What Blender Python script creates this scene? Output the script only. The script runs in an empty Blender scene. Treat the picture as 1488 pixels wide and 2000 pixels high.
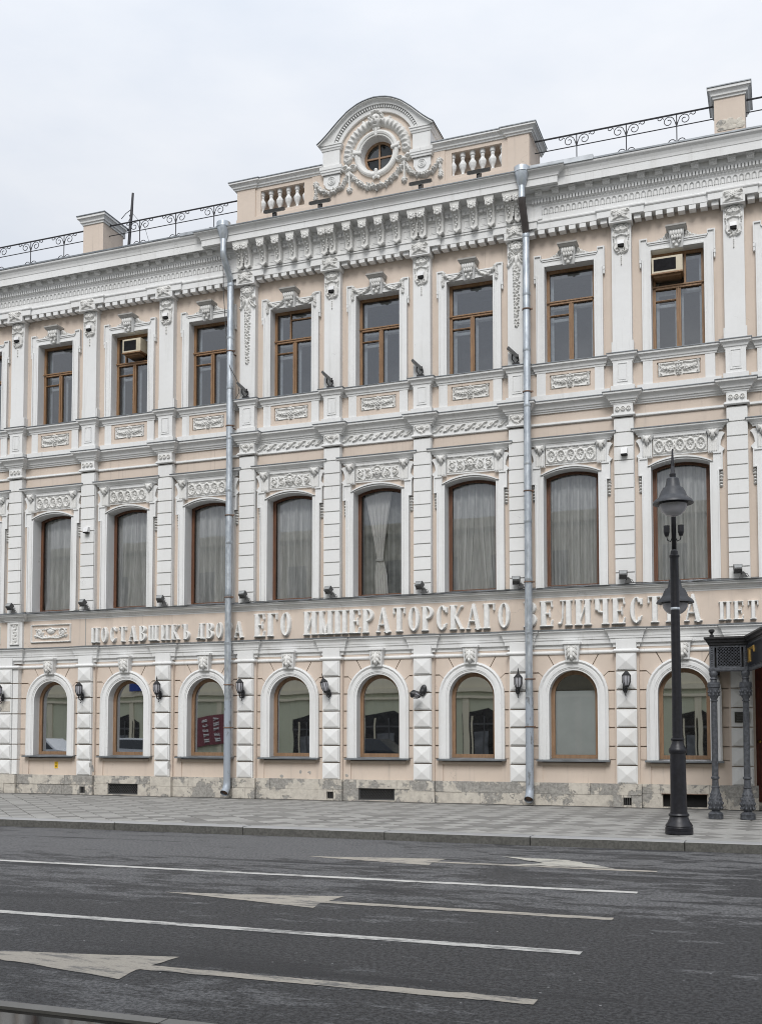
import bpy, math, random
import numpy as np
from mathutils import Vector
random.seed(7)
PI = math.pi
R = math.radians
scene = bpy.context.scene
COL = scene.collection

# ------------------------------------------------------------------ camera
# camera pitched up a little, with a vertical shift (the photograph's verticals nearly parallel)
CAM = (9.762, -25.746, 1.70)
cd = bpy.data.cameras.new('camera')
cd.sensor_fit = 'HORIZONTAL'; cd.sensor_width = 36.0
cd.lens = 36.0 * 2087.5 / 1488.0
cd.shift_y = .2195
cd.clip_start = .1; cd.clip_end = 2000
cam = bpy.data.objects.new('camera', cd); COL.objects.link(cam)
cam.location = CAM
cam.rotation_euler = (R(93), 0, R(20.633))
scene.camera = cam

# ------------------------------------------------------------------ sky, sun, exposure
world = bpy.data.worlds.new('World'); scene.world = world; world.use_nodes = True
nt = world.node_tree; nt.nodes.clear()
SUN_EL, SUN_AZ = 44.0, 171.0          # soft sun behind cloud, over the street and a little to the right
wo = nt.nodes.new('ShaderNodeOutputWorld'); bg = nt.nodes.new('ShaderNodeBackground')
sky = nt.nodes.new('ShaderNodeTexSky'); sky.sky_type = 'NISHITA'; sky.sun_disc = False
sky.sun_elevation = R(SUN_EL); sky.sun_rotation = R(SUN_AZ); sky.air_density = 1; sky.dust_density = 4
tc = nt.nodes.new('ShaderNodeTexCoord')
sep = nt.nodes.new('ShaderNodeSeparateXYZ'); nt.links.new(tc.outputs['Generated'], sep.inputs[0])
# cloud layer: brighter towards the zenith as an overcast sky is, broken by soft noise
mp = nt.nodes.new('ShaderNodeMapping'); mp.inputs['Scale'].default_value = (1.0, 1.0, 2.6)
nt.links.new(tc.outputs['Generated'], mp.inputs[0])
nz = nt.nodes.new('ShaderNodeTexNoise'); nz.inputs['Scale'].default_value = 2.2; nz.inputs['Detail'].default_value = 7; nz.inputs['Roughness'].default_value = .55
nt.links.new(mp.outputs[0], nz.inputs['Vector'])
cr = nt.nodes.new('ShaderNodeValToRGB')
cr.color_ramp.elements[0].position = .36; cr.color_ramp.elements[0].color = (7.5, 8.05, 8.95, 1)
cr.color_ramp.elements[1].position = .66; cr.color_ramp.elements[1].color = (9.3, 9.5, 9.9, 1)
nt.links.new(nz.outputs[0], cr.inputs[0])
el = nt.nodes.new('ShaderNodeMapRange'); el.inputs['From Min'].default_value = 0; el.inputs['From Max'].default_value = 1
el.inputs['To Min'].default_value = .62; el.inputs['To Max'].default_value = 1.5
nt.links.new(sep.outputs['Z'], el.inputs['Value'])
mul = nt.nodes.new('ShaderNodeVectorMath'); mul.operation = 'SCALE'
nt.links.new(cr.outputs[0], mul.inputs[0]); nt.links.new(el.outputs[0], mul.inputs['Scale'])
mx = nt.nodes.new('ShaderNodeMix'); mx.data_type = 'RGBA'; mx.inputs[0].default_value = .93
nt.links.new(sky.outputs[0], mx.inputs[6]); nt.links.new(mul.outputs[0], mx.inputs[7])
nt.links.new(mx.outputs[2], bg.inputs['Color']); bg.inputs['Strength'].default_value = .071
nt.links.new(bg.outputs[0], wo.inputs[0])
sd = bpy.data.lights.new('sun', 'SUN'); sd.energy = 1.5; sd.angle = R(26); sd.color = (1, .985, .965)
sun = bpy.data.objects.new('sun', sd); COL.objects.link(sun)
# light travels from the street (-y), slightly from the left, downwards
sdir = Vector((math.sin(R(SUN_AZ)) * math.cos(R(SUN_EL)), math.cos(R(SUN_AZ)) * math.cos(R(SUN_EL)), math.sin(R(SUN_EL))))
sun.rotation_euler = sdir.to_track_quat('Z', 'Y').to_euler()
scene.view_settings.view_transform = 'Standard'; scene.view_settings.look = 'None'
scene.view_settings.exposure = 0.48; scene.view_settings.gamma = 1.0
scene.view_settings.use_curve_mapping = False
scene.cycles.use_denoising = True; scene.cycles.filter_width = 1.05
scene.cycles.use_adaptive_sampling = True; scene.cycles.adaptive_threshold = .015
scene.cycles.max_bounces = 5; scene.cycles.diffuse_bounces = 3; scene.cycles.glossy_bounces = 3
scene.cycles.transparent_max_bounces = 8; scene.cycles.caustics_reflective = False; scene.cycles.caustics_refractive = False

# ------------------------------------------------------------------ materials
class NT:
    def __init__(s, name):
        s.m = bpy.data.materials.new(name); s.m.use_nodes = True
        s.t = s.m.node_tree; s.b = s.t.nodes['Principled BSDF']
        s.pos = None
    def n(s, k, **kw):
        o = s.t.nodes.new(k)
        for a, v in kw.items(): setattr(o, a, v)
        return o
    def l(s, a, b): s.t.links.new(a, b)
    def P(s):
        if s.pos is None: s.pos = s.n('ShaderNodeNewGeometry').outputs['Position']
        return s.pos
    def noise(s, scale, detail=4, rough=.55, stretch=None, off=0):
        v = s.P()
        if stretch or off:
            mpn = s.n('ShaderNodeMapping'); mpn.inputs['Scale'].default_value = stretch or (1, 1, 1)
            mpn.inputs['Location'].default_value = (off, off * .7, off * 1.3)
            s.l(v, mpn.inputs[0]); v = mpn.outputs[0]
        o = s.n('ShaderNodeTexNoise'); o.inputs['Scale'].default_value = scale
        o.inputs['Detail'].default_value = detail; o.inputs['Roughness'].default_value = rough
        s.l(v, o.inputs['Vector']); return o.outputs[0]
    def ramp(s, src, a, b, lo=0.0, hi=1.0):
        o = s.n('ShaderNodeMapRange'); o.inputs['From Min'].default_value = a; o.inputs['From Max'].default_value = b
        o.inputs['To Min'].default_value = lo; o.inputs['To Max'].default_value = hi
        o.interpolation_type = 'SMOOTHSTEP'
        s.l(src, o.inputs['Value']); return o.outputs[0]
    def mix(s, fac, a, b, blend='MIX'):
        o = s.n('ShaderNodeMix', data_type='RGBA', blend_type=blend)
        if isinstance(fac, (int, float)): o.inputs[0].default_value = fac
        else: s.l(fac, o.inputs[0])
        for i, c in ((6, a), (7, b)):
            if isinstance(c, tuple): o.inputs[i].default_value = (*c, 1)
            else: s.l(c, o.inputs[i])
        return o.outputs[2]
    def math(s, op, a, b):
        o = s.n('ShaderNodeMath', operation=op)
        for i, c in ((0, a), (1, b)):
            if isinstance(c, (int, float)): o.inputs[i].default_value = c
            else: s.l(c, o.inputs[i])
        return o.outputs[0]
    def rand(s): return s.n('ShaderNodeObjectInfo').outputs['Random']
    def bump(s, src, strength, dist=.01):
        o = s.n('ShaderNodeBump'); o.inputs['Strength'].default_value = strength; o.inputs['Distance'].default_value = dist
        s.l(src, o.inputs['Height']); s.l(o.outputs[0], s.b.inputs['Normal'])
    def col(s, c):
        if isinstance(c, tuple): s.b.inputs['Base Color'].default_value = (*c, 1)
        else: s.l(c, s.b.inputs['Base Color'])
    def rough(s, c):
        if isinstance(c, (int, float)): s.b.inputs['Roughness'].default_value = c
        else: s.l(c, s.b.inputs['Roughness'])

def simple(name, c, rough=.6, metal=0.0, var=.12, scale=8, spec=.5):
    k = NT(name)
    f = k.ramp(k.noise(scale, 4), .3, .7)
    k.col(k.mix(f, tuple(x * (1 - var) for x in c), tuple(min(1, x * (1 + var)) for x in c)))
    k.rough(rough); k.b.inputs['Metallic'].default_value = metal
    k.b.inputs['Specular IOR Level'].default_value = spec
    return k.m

def stucco(name, c, dirt, amount=.5, rnd=0.0):
    k = NT(name)
    big = k.ramp(k.noise(.55, 5, .6), .38, .72)
    streak = k.ramp(k.noise(1.0, 6, .66, stretch=(5.5, 5.5, .30)), .53, .76)
    fine = k.ramp(k.noise(9, 4), .25, .75)
    run = k.ramp(k.noise(.9, 7, .7, stretch=(11, 11, .22), off=31), .585, .68)
    base = k.mix(big, c, tuple(x * y for x, y in zip(c, (.93, .925, .915))))
    base = k.mix(k.math('MULTIPLY', streak, amount), base, dirt)
    base = k.mix(k.math('MULTIPLY', k.math('MULTIPLY', run, k.ramp(k.noise(.6, 3, off=17), .45, .6)), amount*.8), base, tuple(x*.85 for x in dirt))
    base = k.mix(k.math('MULTIPLY', fine, .18), base, tuple(x * .86 for x in c))
    if rnd:
        base = k.mix(k.math('MULTIPLY', k.rand(), rnd), base, tuple(x * .85 for x in c))
    # fine hair cracks
    vo = k.n('ShaderNodeTexVoronoi', feature='DISTANCE_TO_EDGE'); vo.inputs['Scale'].default_value = .8
    wv = k.n('ShaderNodeVectorMath', operation='ADD'); ns = k.n('ShaderNodeTexNoise'); ns.inputs['Scale'].default_value = 2.2; ns.inputs['Detail'].default_value = 5
    k.l(k.P(), ns.inputs['Vector']); k.l(k.P(), wv.inputs[0]); k.l(ns.outputs['Color'], wv.inputs[1]); k.l(wv.outputs[0], vo.inputs['Vector'])
    crack = k.ramp(vo.outputs['Distance'], .0, .006, 1, 0)
    gate = k.ramp(k.noise(.9, 3, off=13), .58, .66)
    base = k.mix(k.math('MULTIPLY', k.math('MULTIPLY', crack, gate), .45), base, tuple(x * .45 for x in c))
    k.col(base); k.rough(.85); k.b.inputs['Specular IOR Level'].default_value = .25
    k.bump(k.noise(45, 3), .12, .01)
    return k.m

M = {}
M['beige'] = stucco('beige_plaster', (.66, .565, .485), (.46, .395, .345), .7)
M['white'] = stucco('white_stucco', (.775, .778, .773), (.53, .525, .505), .55)
M['whiteblk'] = stucco('white_block', (.79, .79, .78), (.65, .62, .57), .42, .35)
M['orn'] = stucco('stucco_relief', (.745, .74, .72), (.47, .46, .435), .7)
M['letter'] = simple('letter_paint', (.76, .755, .735), .6, 0, .08)
M['grimy'] = stucco('grimy_cap', (.36, .35, .33), (.22, .21, .2), .5)

def stone_mat():
    k = NT('plinth_stone')
    r = k.rand()
    n1 = k.noise(1.6, 8, .70)
    plaster = k.ramp(k.math('ADD', n1, k.math('MULTIPLY', r, .12)), .525, .55)
    grey = k.mix(k.ramp(k.noise(14, 5, .7), .3, .7), (.22, .21, .195), (.40, .385, .355))
    cream = k.mix(k.ramp(k.noise(6, 5, .7, off=5), .35, .7), (.60, .56, .49), (.45, .415, .365))
    c = k.mix(plaster, grey, cream)
    spots = k.ramp(k.noise(7, 6, .75, off=9), .63, .70)
    c = k.mix(k.math('MULTIPLY', spots, .7), c, (.12, .115, .105))
    k.col(c); k.rough(.9)
    k.bump(k.math('ADD', k.noise(28, 5, .7), k.math('MULTIPLY', plaster, 1.0)), .6, .02)
    return k.m
M['stone'] = stone_mat()

def wood(name, c, c2):
    k = NT(name)
    f = k.ramp(k.noise(9, 5, .6, stretch=(3, 3, .35)), .3, .7)
    k.col(k.mix(f, c, c2)); k.rough(.5)
    return k.m
M['wood'] = wood('window_wood', (.30, .175, .088), (.20, .112, .056))
M['wood_dark'] = wood('dark_window_wood', (.165, .07, .035), (.10, .045, .025))
M['wood_gf'] = wood('oak_window_wood', (.30, .185, .108), (.215, .13, .075))
M['door'] = wood('red_brown_door', (.17, .035, .018), (.095, .02, .012))

def glass(name, refl, tint=(1, 1, 1), ripple=0.0, fres=True):
    m = bpy.data.materials.new(name); m.use_nodes = True; t = m.node_tree; t.nodes.clear()
    o = t.nodes.new('ShaderNodeOutputMaterial'); mixs = t.nodes.new('ShaderNodeMixShader')
    tr = t.nodes.new('ShaderNodeBsdfTransparent'); tr.inputs[0].default_value = (*tint, 1)
    gl = t.nodes.new('ShaderNodeBsdfGlossy'); gl.inputs['Roughness'].default_value = .015; gl.inputs[0].default_value = (.95, .97, 1, 1)
    lw = t.nodes.new('ShaderNodeFresnel'); lw.inputs['IOR'].default_value = 1.5
    ad = t.nodes.new('ShaderNodeMath'); ad.operation = 'ADD'; ad.use_clamp = True; ad.inputs[1].default_value = refl
    t.links.new(lw.outputs[0], ad.inputs[0]); t.links.new(ad.outputs[0], mixs.inputs[0])
    t.links.new(tr.outputs[0], mixs.inputs[1]); t.links.new(gl.outputs[0], mixs.inputs[2]); t.links.new(mixs.outputs[0], o.inputs[0])
    if ripple:
        g = t.nodes.new('ShaderNodeNewGeometry'); n = t.nodes.new('ShaderNodeTexNoise'); n.inputs['Scale'].default_value = 1.3; n.inputs['Detail'].default_value = 1
        b = t.nodes.new('ShaderNodeBump'); b.inputs['Strength'].default_value = ripple; b.inputs['Distance'].default_value = .02
        t.links.new(g.outputs['Position'], n.inputs['Vector']); t.links.new(n.outputs[0], b.inputs['Height'])
        t.links.new(b.outputs[0], gl.inputs['Normal'])
    return m
M['glass3'] = glass('upper_window_glass', .13, (.90, .94, .96), .03)
M['glass2'] = glass('middle_window_glass', .09, (.95, .96, .96), .03)
M['glass0'] = glass('attic_glass', .0, (.6, .65, .65))
M['glass1'] = glass('tinted_shop_glass', .54, (.55, .6, .58), .035)
M['glass_lamp'] = simple('frosted_lamp_glass', (.42, .42, .45), .25, 0, .05)
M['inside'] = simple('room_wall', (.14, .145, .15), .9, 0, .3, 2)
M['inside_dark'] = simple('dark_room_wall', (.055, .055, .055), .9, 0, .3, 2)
M['sash'] = simple('white_inner_sash', (.62, .65, .68), .5)
def curtain_mat():
    k = NT('sheer_curtain')
    f = k.ramp(k.noise(3, 4, .6, stretch=(4, 4, .5)), .3, .7)
    k.col(k.mix(f, (.66, .67, .66), (.90, .90, .89))); k.rough(.9)
    return k.m
M['curtain'] = curtain_mat()
M['net'] = simple('grey_net', (.40, .41, .40), .9, 0, .2, 4)
M['drape'] = simple('white_drape', (.93, .92, .90), .9, 0, .05, 6)
M['blind'] = simple('pale_blind', (.80, .85, .85), .7, 0, .06, 1.5)

def zinc_mat():
    k = NT('galvanised_pipe')
    f = k.ramp(k.noise(5, 5, .65, stretch=(1.5, 1.5, .6)), .35, .65)
    c = k.mix(f, (.42, .46, .50), (.60, .64, .68))
    k.col(c); k.rough(k.ramp(k.noise(9, 4), .3, .7, .32, .5)); k.b.inputs['Metallic'].default_value = .75
    return k.m
M['zinc'] = zinc_mat()
def painted_pipe():
    k = NT('painted_pipe')
    f = k.ramp(k.noise(4, 6, .7, stretch=(2, 2, .7)), .54, .62)
    k.col(k.mix(f, (.36, .40, .45), (.20, .21, .22))); k.rough(.5); k.b.inputs['Metallic'].default_value = .2
    return k.m
M['pipe_paint'] = painted_pipe()
M['rust'] = simple('rusty_edge', (.16, .10, .07), .8, 0, .3)
M['sheet'] = simple('roof_sheet', (.20, .215, .23), .45, .5, .2, 3)
M['sheet_light'] = simple('light_gutter_sheet', (.36, .38, .40), .45, .5, .15, 5)
M['iron'] = simple('black_iron', (.022, .022, .024), .45, .1, .3)
M['iron_grey'] = simple('weathered_cast_iron', (.072, .077, .088), .55, .1, .35, 18)
M['lamp_paint'] = simple('lamp_post_paint', (.012, .012, .016), .42, .1, .3, 14)
M['lamp_shade'] = simple('lamp_shade_paint', (.045, .048, .055), .45, .1, .2, 10)
M['rail'] = simple('railing_paint', (.035, .035, .04), .6, .1, .2)
M['flood'] = simple('floodlight_body', (.085, .085, .085), .5, .2, .3, 30)
M['flood_glass'] = simple('floodlight_glass', (.30, .31, .31), .2, 0, .1)
M['plastic'] = simple('white_plastic', (.70, .70, .70), .4, 0, .04)
M['black'] = simple('black_void', (.008, .008, .008), .9)
M['acpaint'] = simple('cream_enamel', (.55, .49, .37), .5, 0, .1, 4)
M['acgrille'] = simple('dark_grille', (.035, .035, .04), .5, 0, .3)
M['yellow'] = simple('yellow_sticker', (.80, .50, .015), .5, 0, .06)
M['gold'] = simple('gold_letter', (.50, .31, .07), .35, .6, .15)
M['navy'] = simple('navy_sign', (.008, .010, .018), .3)
M['bronze'] = simple('bronze_plaque', (.045, .042, .036), .5, .2, .3, 30)
M['cable'] = simple('grey_cable', (.10, .10, .10), .7)

def asphalt_mat():
    k = NT('asphalt')
    fine = k.ramp(k.noise(26, 4, .85), .38, .62)
    c = k.mix(fine, (.010, .010, .011), (.074, .074, .077))
    # dry lighter film, broken into ragged streaks along the traffic direction
    film = k.noise(2.0, 11, .78, stretch=(.6, 1.7, 1))
    zone = k.noise(.22, 3, .6, stretch=(.35, 1.4, 1), off=3)
    sy = k.n('ShaderNodeSeparateXYZ'); k.l(k.P(), sy.inputs[0])
    lane = k.ramp(sy.outputs['Y'], -19.0, -9.5, -.075, .025)
    dry = k.ramp(k.math('ADD', k.math('ADD', film, k.math('MULTIPLY', zone, .55)), lane), .77, .805)
    dryc = k.mix(fine, (.075, .075, .077), (.20, .20, .202))
    c = k.mix(k.math('MULTIPLY', dry, .85), c, dryc)
    tar = k.ramp(k.noise(.7, 4, .6, stretch=(.25, 2.2, 1), off=21), .56, .66)
    c = k.mix(k.math('MULTIPLY', tar, .75), c, (.020, .020, .022))
    vo = k.n('ShaderNodeTexVoronoi'); vo.inputs['Scale'].default_value = 4.2; k.l(k.P(), vo.inputs['Vector'])
    speck = k.ramp(vo.outputs['Distance'], .034, .05, 1, 0)
    c = k.mix(k.math('MULTIPLY', speck, .75), c, (.45, .45, .45))
    k.col(c)
    k.rough(k.ramp(dry, 0, 1, .58, .85)); k.b.inputs['Specular IOR Level'].default_value = .35
    k.bump(k.noise(70, 4, .75), .9, .012)
    return k.m
M['asphalt'] = asphalt_mat()
def paint_mat(name, c, wear):
    k = NT(name)
    w = k.ramp(k.noise(5, 8, .78, stretch=(.5, 1.6, 1)), .60 - wear * .12, .66 - wear * .08)
    g = k.ramp(k.noise(60, 4, .7), .3, .7)
    cc = k.mix(g, c, tuple(x * .78 for x in c))
    k.col(k.mix(k.math('MULTIPLY', w, .8), cc, (.11, .11, .11))); k.rough(.7)
    return k.m
M['paint'] = paint_mat('road_paint', (.60, .59, .56), .75)
M['paint2'] = paint_mat('worn_lane_paint', (.58, .57, .54), 1.0)
M['paint_old'] = paint_mat('old_road_paint', (.42, .385, .33), .95)
M['paint_worn'] = paint_mat('worn_road_paint', (.50, .48, .42), .95)
def slab_mat(name, a, b):
    k = NT(name)
    r = k.rand()
    c = k.mix(r, a, b)
    c = k.mix(k.math('MULTIPLY', k.ramp(k.noise(1.1, 6, .7), .45, .7), .45), c, tuple(x * .62 for x in a))
    c = k.mix(k.math('MULTIPLY', k.ramp(k.noise(90, 3, .7), .3, .7), .25), c, tuple(x * .6 for x in a))
    k.col(c); k.rough(.8); k.b.inputs['Specular IOR Level'].default_value = .3
    return k.m
M['slab'] = slab_mat('grey_granite_slab', (.25, .244, .23), (.185, .18, .17))
M['slab_l'] = slab_mat('pale_granite_slab', (.38, .372, .352), (.31, .303, .287))
M['bed'] = simple('paving_bed', (.035, .034, .032), .95)
M['puddle'] = simple('standing_water', (.02, .019, .018), .07, 0, .5, 2, .3)
M['elbow'] = simple('brown_elbow', (.075, .065, .062), .5, .2)
M['grille'] = simple('weathered_grille', (.085, .085, .085), .6)
M['doorway'] = simple('dark_doorway', (.018, .017, .016), .25, 0, .6, 3)
M['kerb'] = simple('granite_kerb', (.10, .098, .09), .8, 0, .25, 25)
M['kerb_top'] = slab_mat('pale_kerb_top', (.37, .37, .37), (.31, .31, .31))
M['opp'] = stucco('olive_plaster', (.56, .575, .43), (.33, .33, .25), .4)
M['opp_trim'] = stucco('cream_plaster', (.70, .65, .50), (.45, .41, .3), .4)
M['banner'] = simple('red_banner', (.20, .06, .07), .7)
M['blue'] = simple('blue_sign', (.02, .05, .25), .5)
M['car_w'] = simple('white_car_paint', (.70, .72, .74), .2, 0, .03)
M['car_d'] = simple('dark_car_paint', (.03, .035, .045), .2, .3, .1)
M['car_r'] = simple('red_stripe', (.5, .02, .03), .3)
M['tyre'] = simple('tyre_rubber', (.02, .02, .02), .9)
M['car_glass'] = simple('car_glass', (.02, .025, .03), .08)
# ------------------------------------------------------------------ mesh helpers
class MB:
    def __init__(s): s.v = []; s.f = []
    def add(s, vs, fs):
        o = len(s.v); s.v.extend(vs); s.f.extend([tuple(i + o for i in f) for f in fs])
    def box(s, x0, x1, y0, y1, z0, z1):
        if x0 > x1: x0, x1 = x1, x0
        if y0 > y1: y0, y1 = y1, y0
        s.add([(x0,y0,z0),(x1,y0,z0),(x1,y1,z0),(x0,y1,z0),(x0,y0,z1),(x1,y0,z1),(x1,y1,z1),(x0,y1,z1)],
              [(0,3,2,1),(4,5,6,7),(0,1,5,4),(1,2,6,5),(2,3,7,6),(3,0,4,7)]); return s
    def frust(s, x0, x1, y0, y1, z0, z1, dx=0, dy=0):
        # box whose top is larger by dx / dy (dy only on the street side)
        s.add([(x0,y0,z0),(x1,y0,z0),(x1,y1,z0),(x0,y1,z0),(x0-dx,y0-dy,z1),(x1+dx,y0-dy,z1),(x1+dx,y1,z1),(x0-dx,y1,z1)],
              [(0,3,2,1),(4,5,6,7),(0,1,5,4),(1,2,6,5),(2,3,7,6),(3,0,4,7)]); return s
    def prism(s, poly, yf, yb):
        # polygon in x,z (counter-clockwise seen from the street) pushed from yf (front) back to yb
        a = sum(poly[i][0]*poly[(i+1)%len(poly)][1]-poly[(i+1)%len(poly)][0]*poly[i][1] for i in range(len(poly)))
        if a < 0: poly = poly[::-1]
        n = len(poly)
        s.add([(x,yf,z) for x,z in poly]+[(x,yb,z) for x,z in poly],
              [tuple(range(n)), tuple(range(2*n-1,n-1,-1))]+[(i,i+n,(i+1)%n+n,(i+1)%n) for i in range(n)]); return s
    def side(s, prof, x0, x1):
        # profile in (out,z) extruded along x
        n = len(prof)
        s.add([(x0,-o,z) for o,z in prof]+[(x1,-o,z) for o,z in prof],
              [tuple(range(n)), tuple(range(2*n-1,n-1,-1))]+[(i,(i+1)%n,(i+1)%n+n,i+n)[::-1] for i in range(n)]); return s
    def sweep(s, path, prof, cap=True):
        # profile (out,z) swept along a plan path (x,y) running in +x, mitred at corners
        m = len(path); k = len(prof); vs = []; nn = []
        for i in range(m-1):
            dx, dy = path[i+1][0]-path[i][0], path[i+1][1]-path[i][1]; L = math.hypot(dx, dy); nn.append((dy/L, -dx/L))
        for i in range(m):
            if i == 0: mx_, my_ = nn[0]
            elif i == m-1: mx_, my_ = nn[-1]
            else:
                a, b = nn[i-1], nn[i]; q = 1+a[0]*b[0]+a[1]*b[1]; mx_, my_ = (a[0]+b[0])/q, (a[1]+b[1])/q
            for o, z in prof: vs.append((path[i][0]+mx_*o, path[i][1]+my_*o, z))
        fs = [(i*k+j,(i+1)*k+j,(i+1)*k+j+1,i*k+j+1) for i in range(m-1) for j in range(k-1)]
        if cap: fs += [tuple(range(k))[::-1] if False else tuple(range(k-1,-1,-1)), tuple((m-1)*k+j for j in range(k))]
        s.add(vs, fs); return s
    def lathe(s, prof, cx=0, cy=0, seg=16, cap=True):
        k = len(prof); vs = []
        for i in range(seg):
            a = 2*PI*i/seg
            for r, z in prof: vs.append((cx+r*math.cos(a), cy+r*math.sin(a), z))
        fs = [(i*k+j,((i+1)%seg)*k+j,((i+1)%seg)*k+j+1,i*k+j+1) for i in range(seg) for j in range(k-1)]
        if cap: fs += [tuple(i*k for i in range(seg-1,-1,-1)), tuple(i*k+k-1 for i in range(seg))]
        s.add(vs, fs); return s
    def tube(s, pts, r, seg=8, cap=True):
        pts = [Vector(p) for p in pts]; n = len(pts); vs = []; up = Vector((0.13,0.21,1)).normalized(); prev = None
        for i, p in enumerate(pts):
            d = (pts[min(i+1,n-1)]-pts[max(i-1,0)]).normalized()
            if prev is None:
                a = d.cross(up)
                if a.length < .05: a = d.cross(Vector((1,0,0)))
                a.normalize()
            else:
                a = (prev - d*prev.dot(d)).normalized()
            prev = a; b = d.cross(a)
            rr = r[i] if isinstance(r, (list, tuple)) else r
            for j in range(seg):
                t = 2*PI*j/seg; q = p+(a*math.cos(t)+b*math.sin(t))*rr; vs.append(tuple(q))
        fs = [(i*seg+j,i*seg+(j+1)%seg,(i+1)*seg+(j+1)%seg,(i+1)*seg+j) for i in range(n-1) for j in range(seg)]
        if cap: fs += [tuple(range(seg-1,-1,-1)), tuple((n-1)*seg+j for j in range(seg))]
        s.add(vs, fs); return s
    def ball(s, cx, cy, cz, rx, ry=None, rz=None, seg=8, rings=5, rot=0):
        ry = ry or rx; rz = rz or rx; vs = [(0,0,-1)]; fs = []
        for i in range(1, rings):
            t = PI*i/rings
            for j in range(seg):
                a = 2*PI*j/seg; vs.append((math.sin(t)*math.cos(a), math.sin(t)*math.sin(a), -math.cos(t)))
        vs.append((0,0,1)); L = len(vs)-1
        for j in range(seg):
            fs.append((0,1+(j+1)%seg,1+j)); fs.append((L,L-seg+j,L-seg+(j+1)%seg))
            for i in range(rings-2): fs.append((1+i*seg+j,1+i*seg+(j+1)%seg,1+(i+1)*seg+(j+1)%seg,1+(i+1)*seg+j))
        c, sn = math.cos(rot), math.sin(rot)
        s.add([(cx+x*rx*c-z*rz*sn, cy+y*ry, cz+x*rx*sn+z*rz*c) for x,y,z in vs], fs); return s
    def xf(s, f): s.v = [f(*p) for p in s.v]; return s
    def mesh(s, name, mt, smooth=False, auto=None):
        me = bpy.data.meshes.new(name); me.from_pydata(s.v, [], s.f); me.materials.append(mt if not isinstance(mt, str) else M[mt])
        if smooth: me.polygons.foreach_set('use_smooth', [True]*len(me.polygons))
        me.validate(); me.update()
        if auto: 
            me.polygons.foreach_set('use_smooth', [True]*len(me.polygons)); me.set_sharp_from_angle(angle=R(auto))
        return me
    def build(s, name, mt, parent=None, loc=(0,0,0), rot=(0,0,0), smooth=False, auto=None):
        return put(name, s.mesh(name, mt, smooth, auto), parent, loc, rot)

def put(name, me, parent=None, loc=(0,0,0), rot=(0,0,0), scale=(1,1,1)):
    o = bpy.data.objects.new(name, me); COL.objects.link(o)
    o.location = loc; o.rotation_euler = rot; o.scale = scale
    if parent is not None: o.parent = parent
    return o
def empty(name, loc=(0,0,0), parent=None, rot=(0,0,0)):
    o = bpy.data.objects.new(name, None); COL.objects.link(o); o.location = loc; o.rotation_euler = rot
    o.empty_display_size = .2
    if parent is not None: o.parent = parent
    return o
def tag(o, label=None, cat=None, group=None, kind=None):
    if label: o['label'] = label
    if cat: o['category'] = cat
    if group: o['group'] = group
    if kind: o['kind'] = kind
    return o

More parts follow.
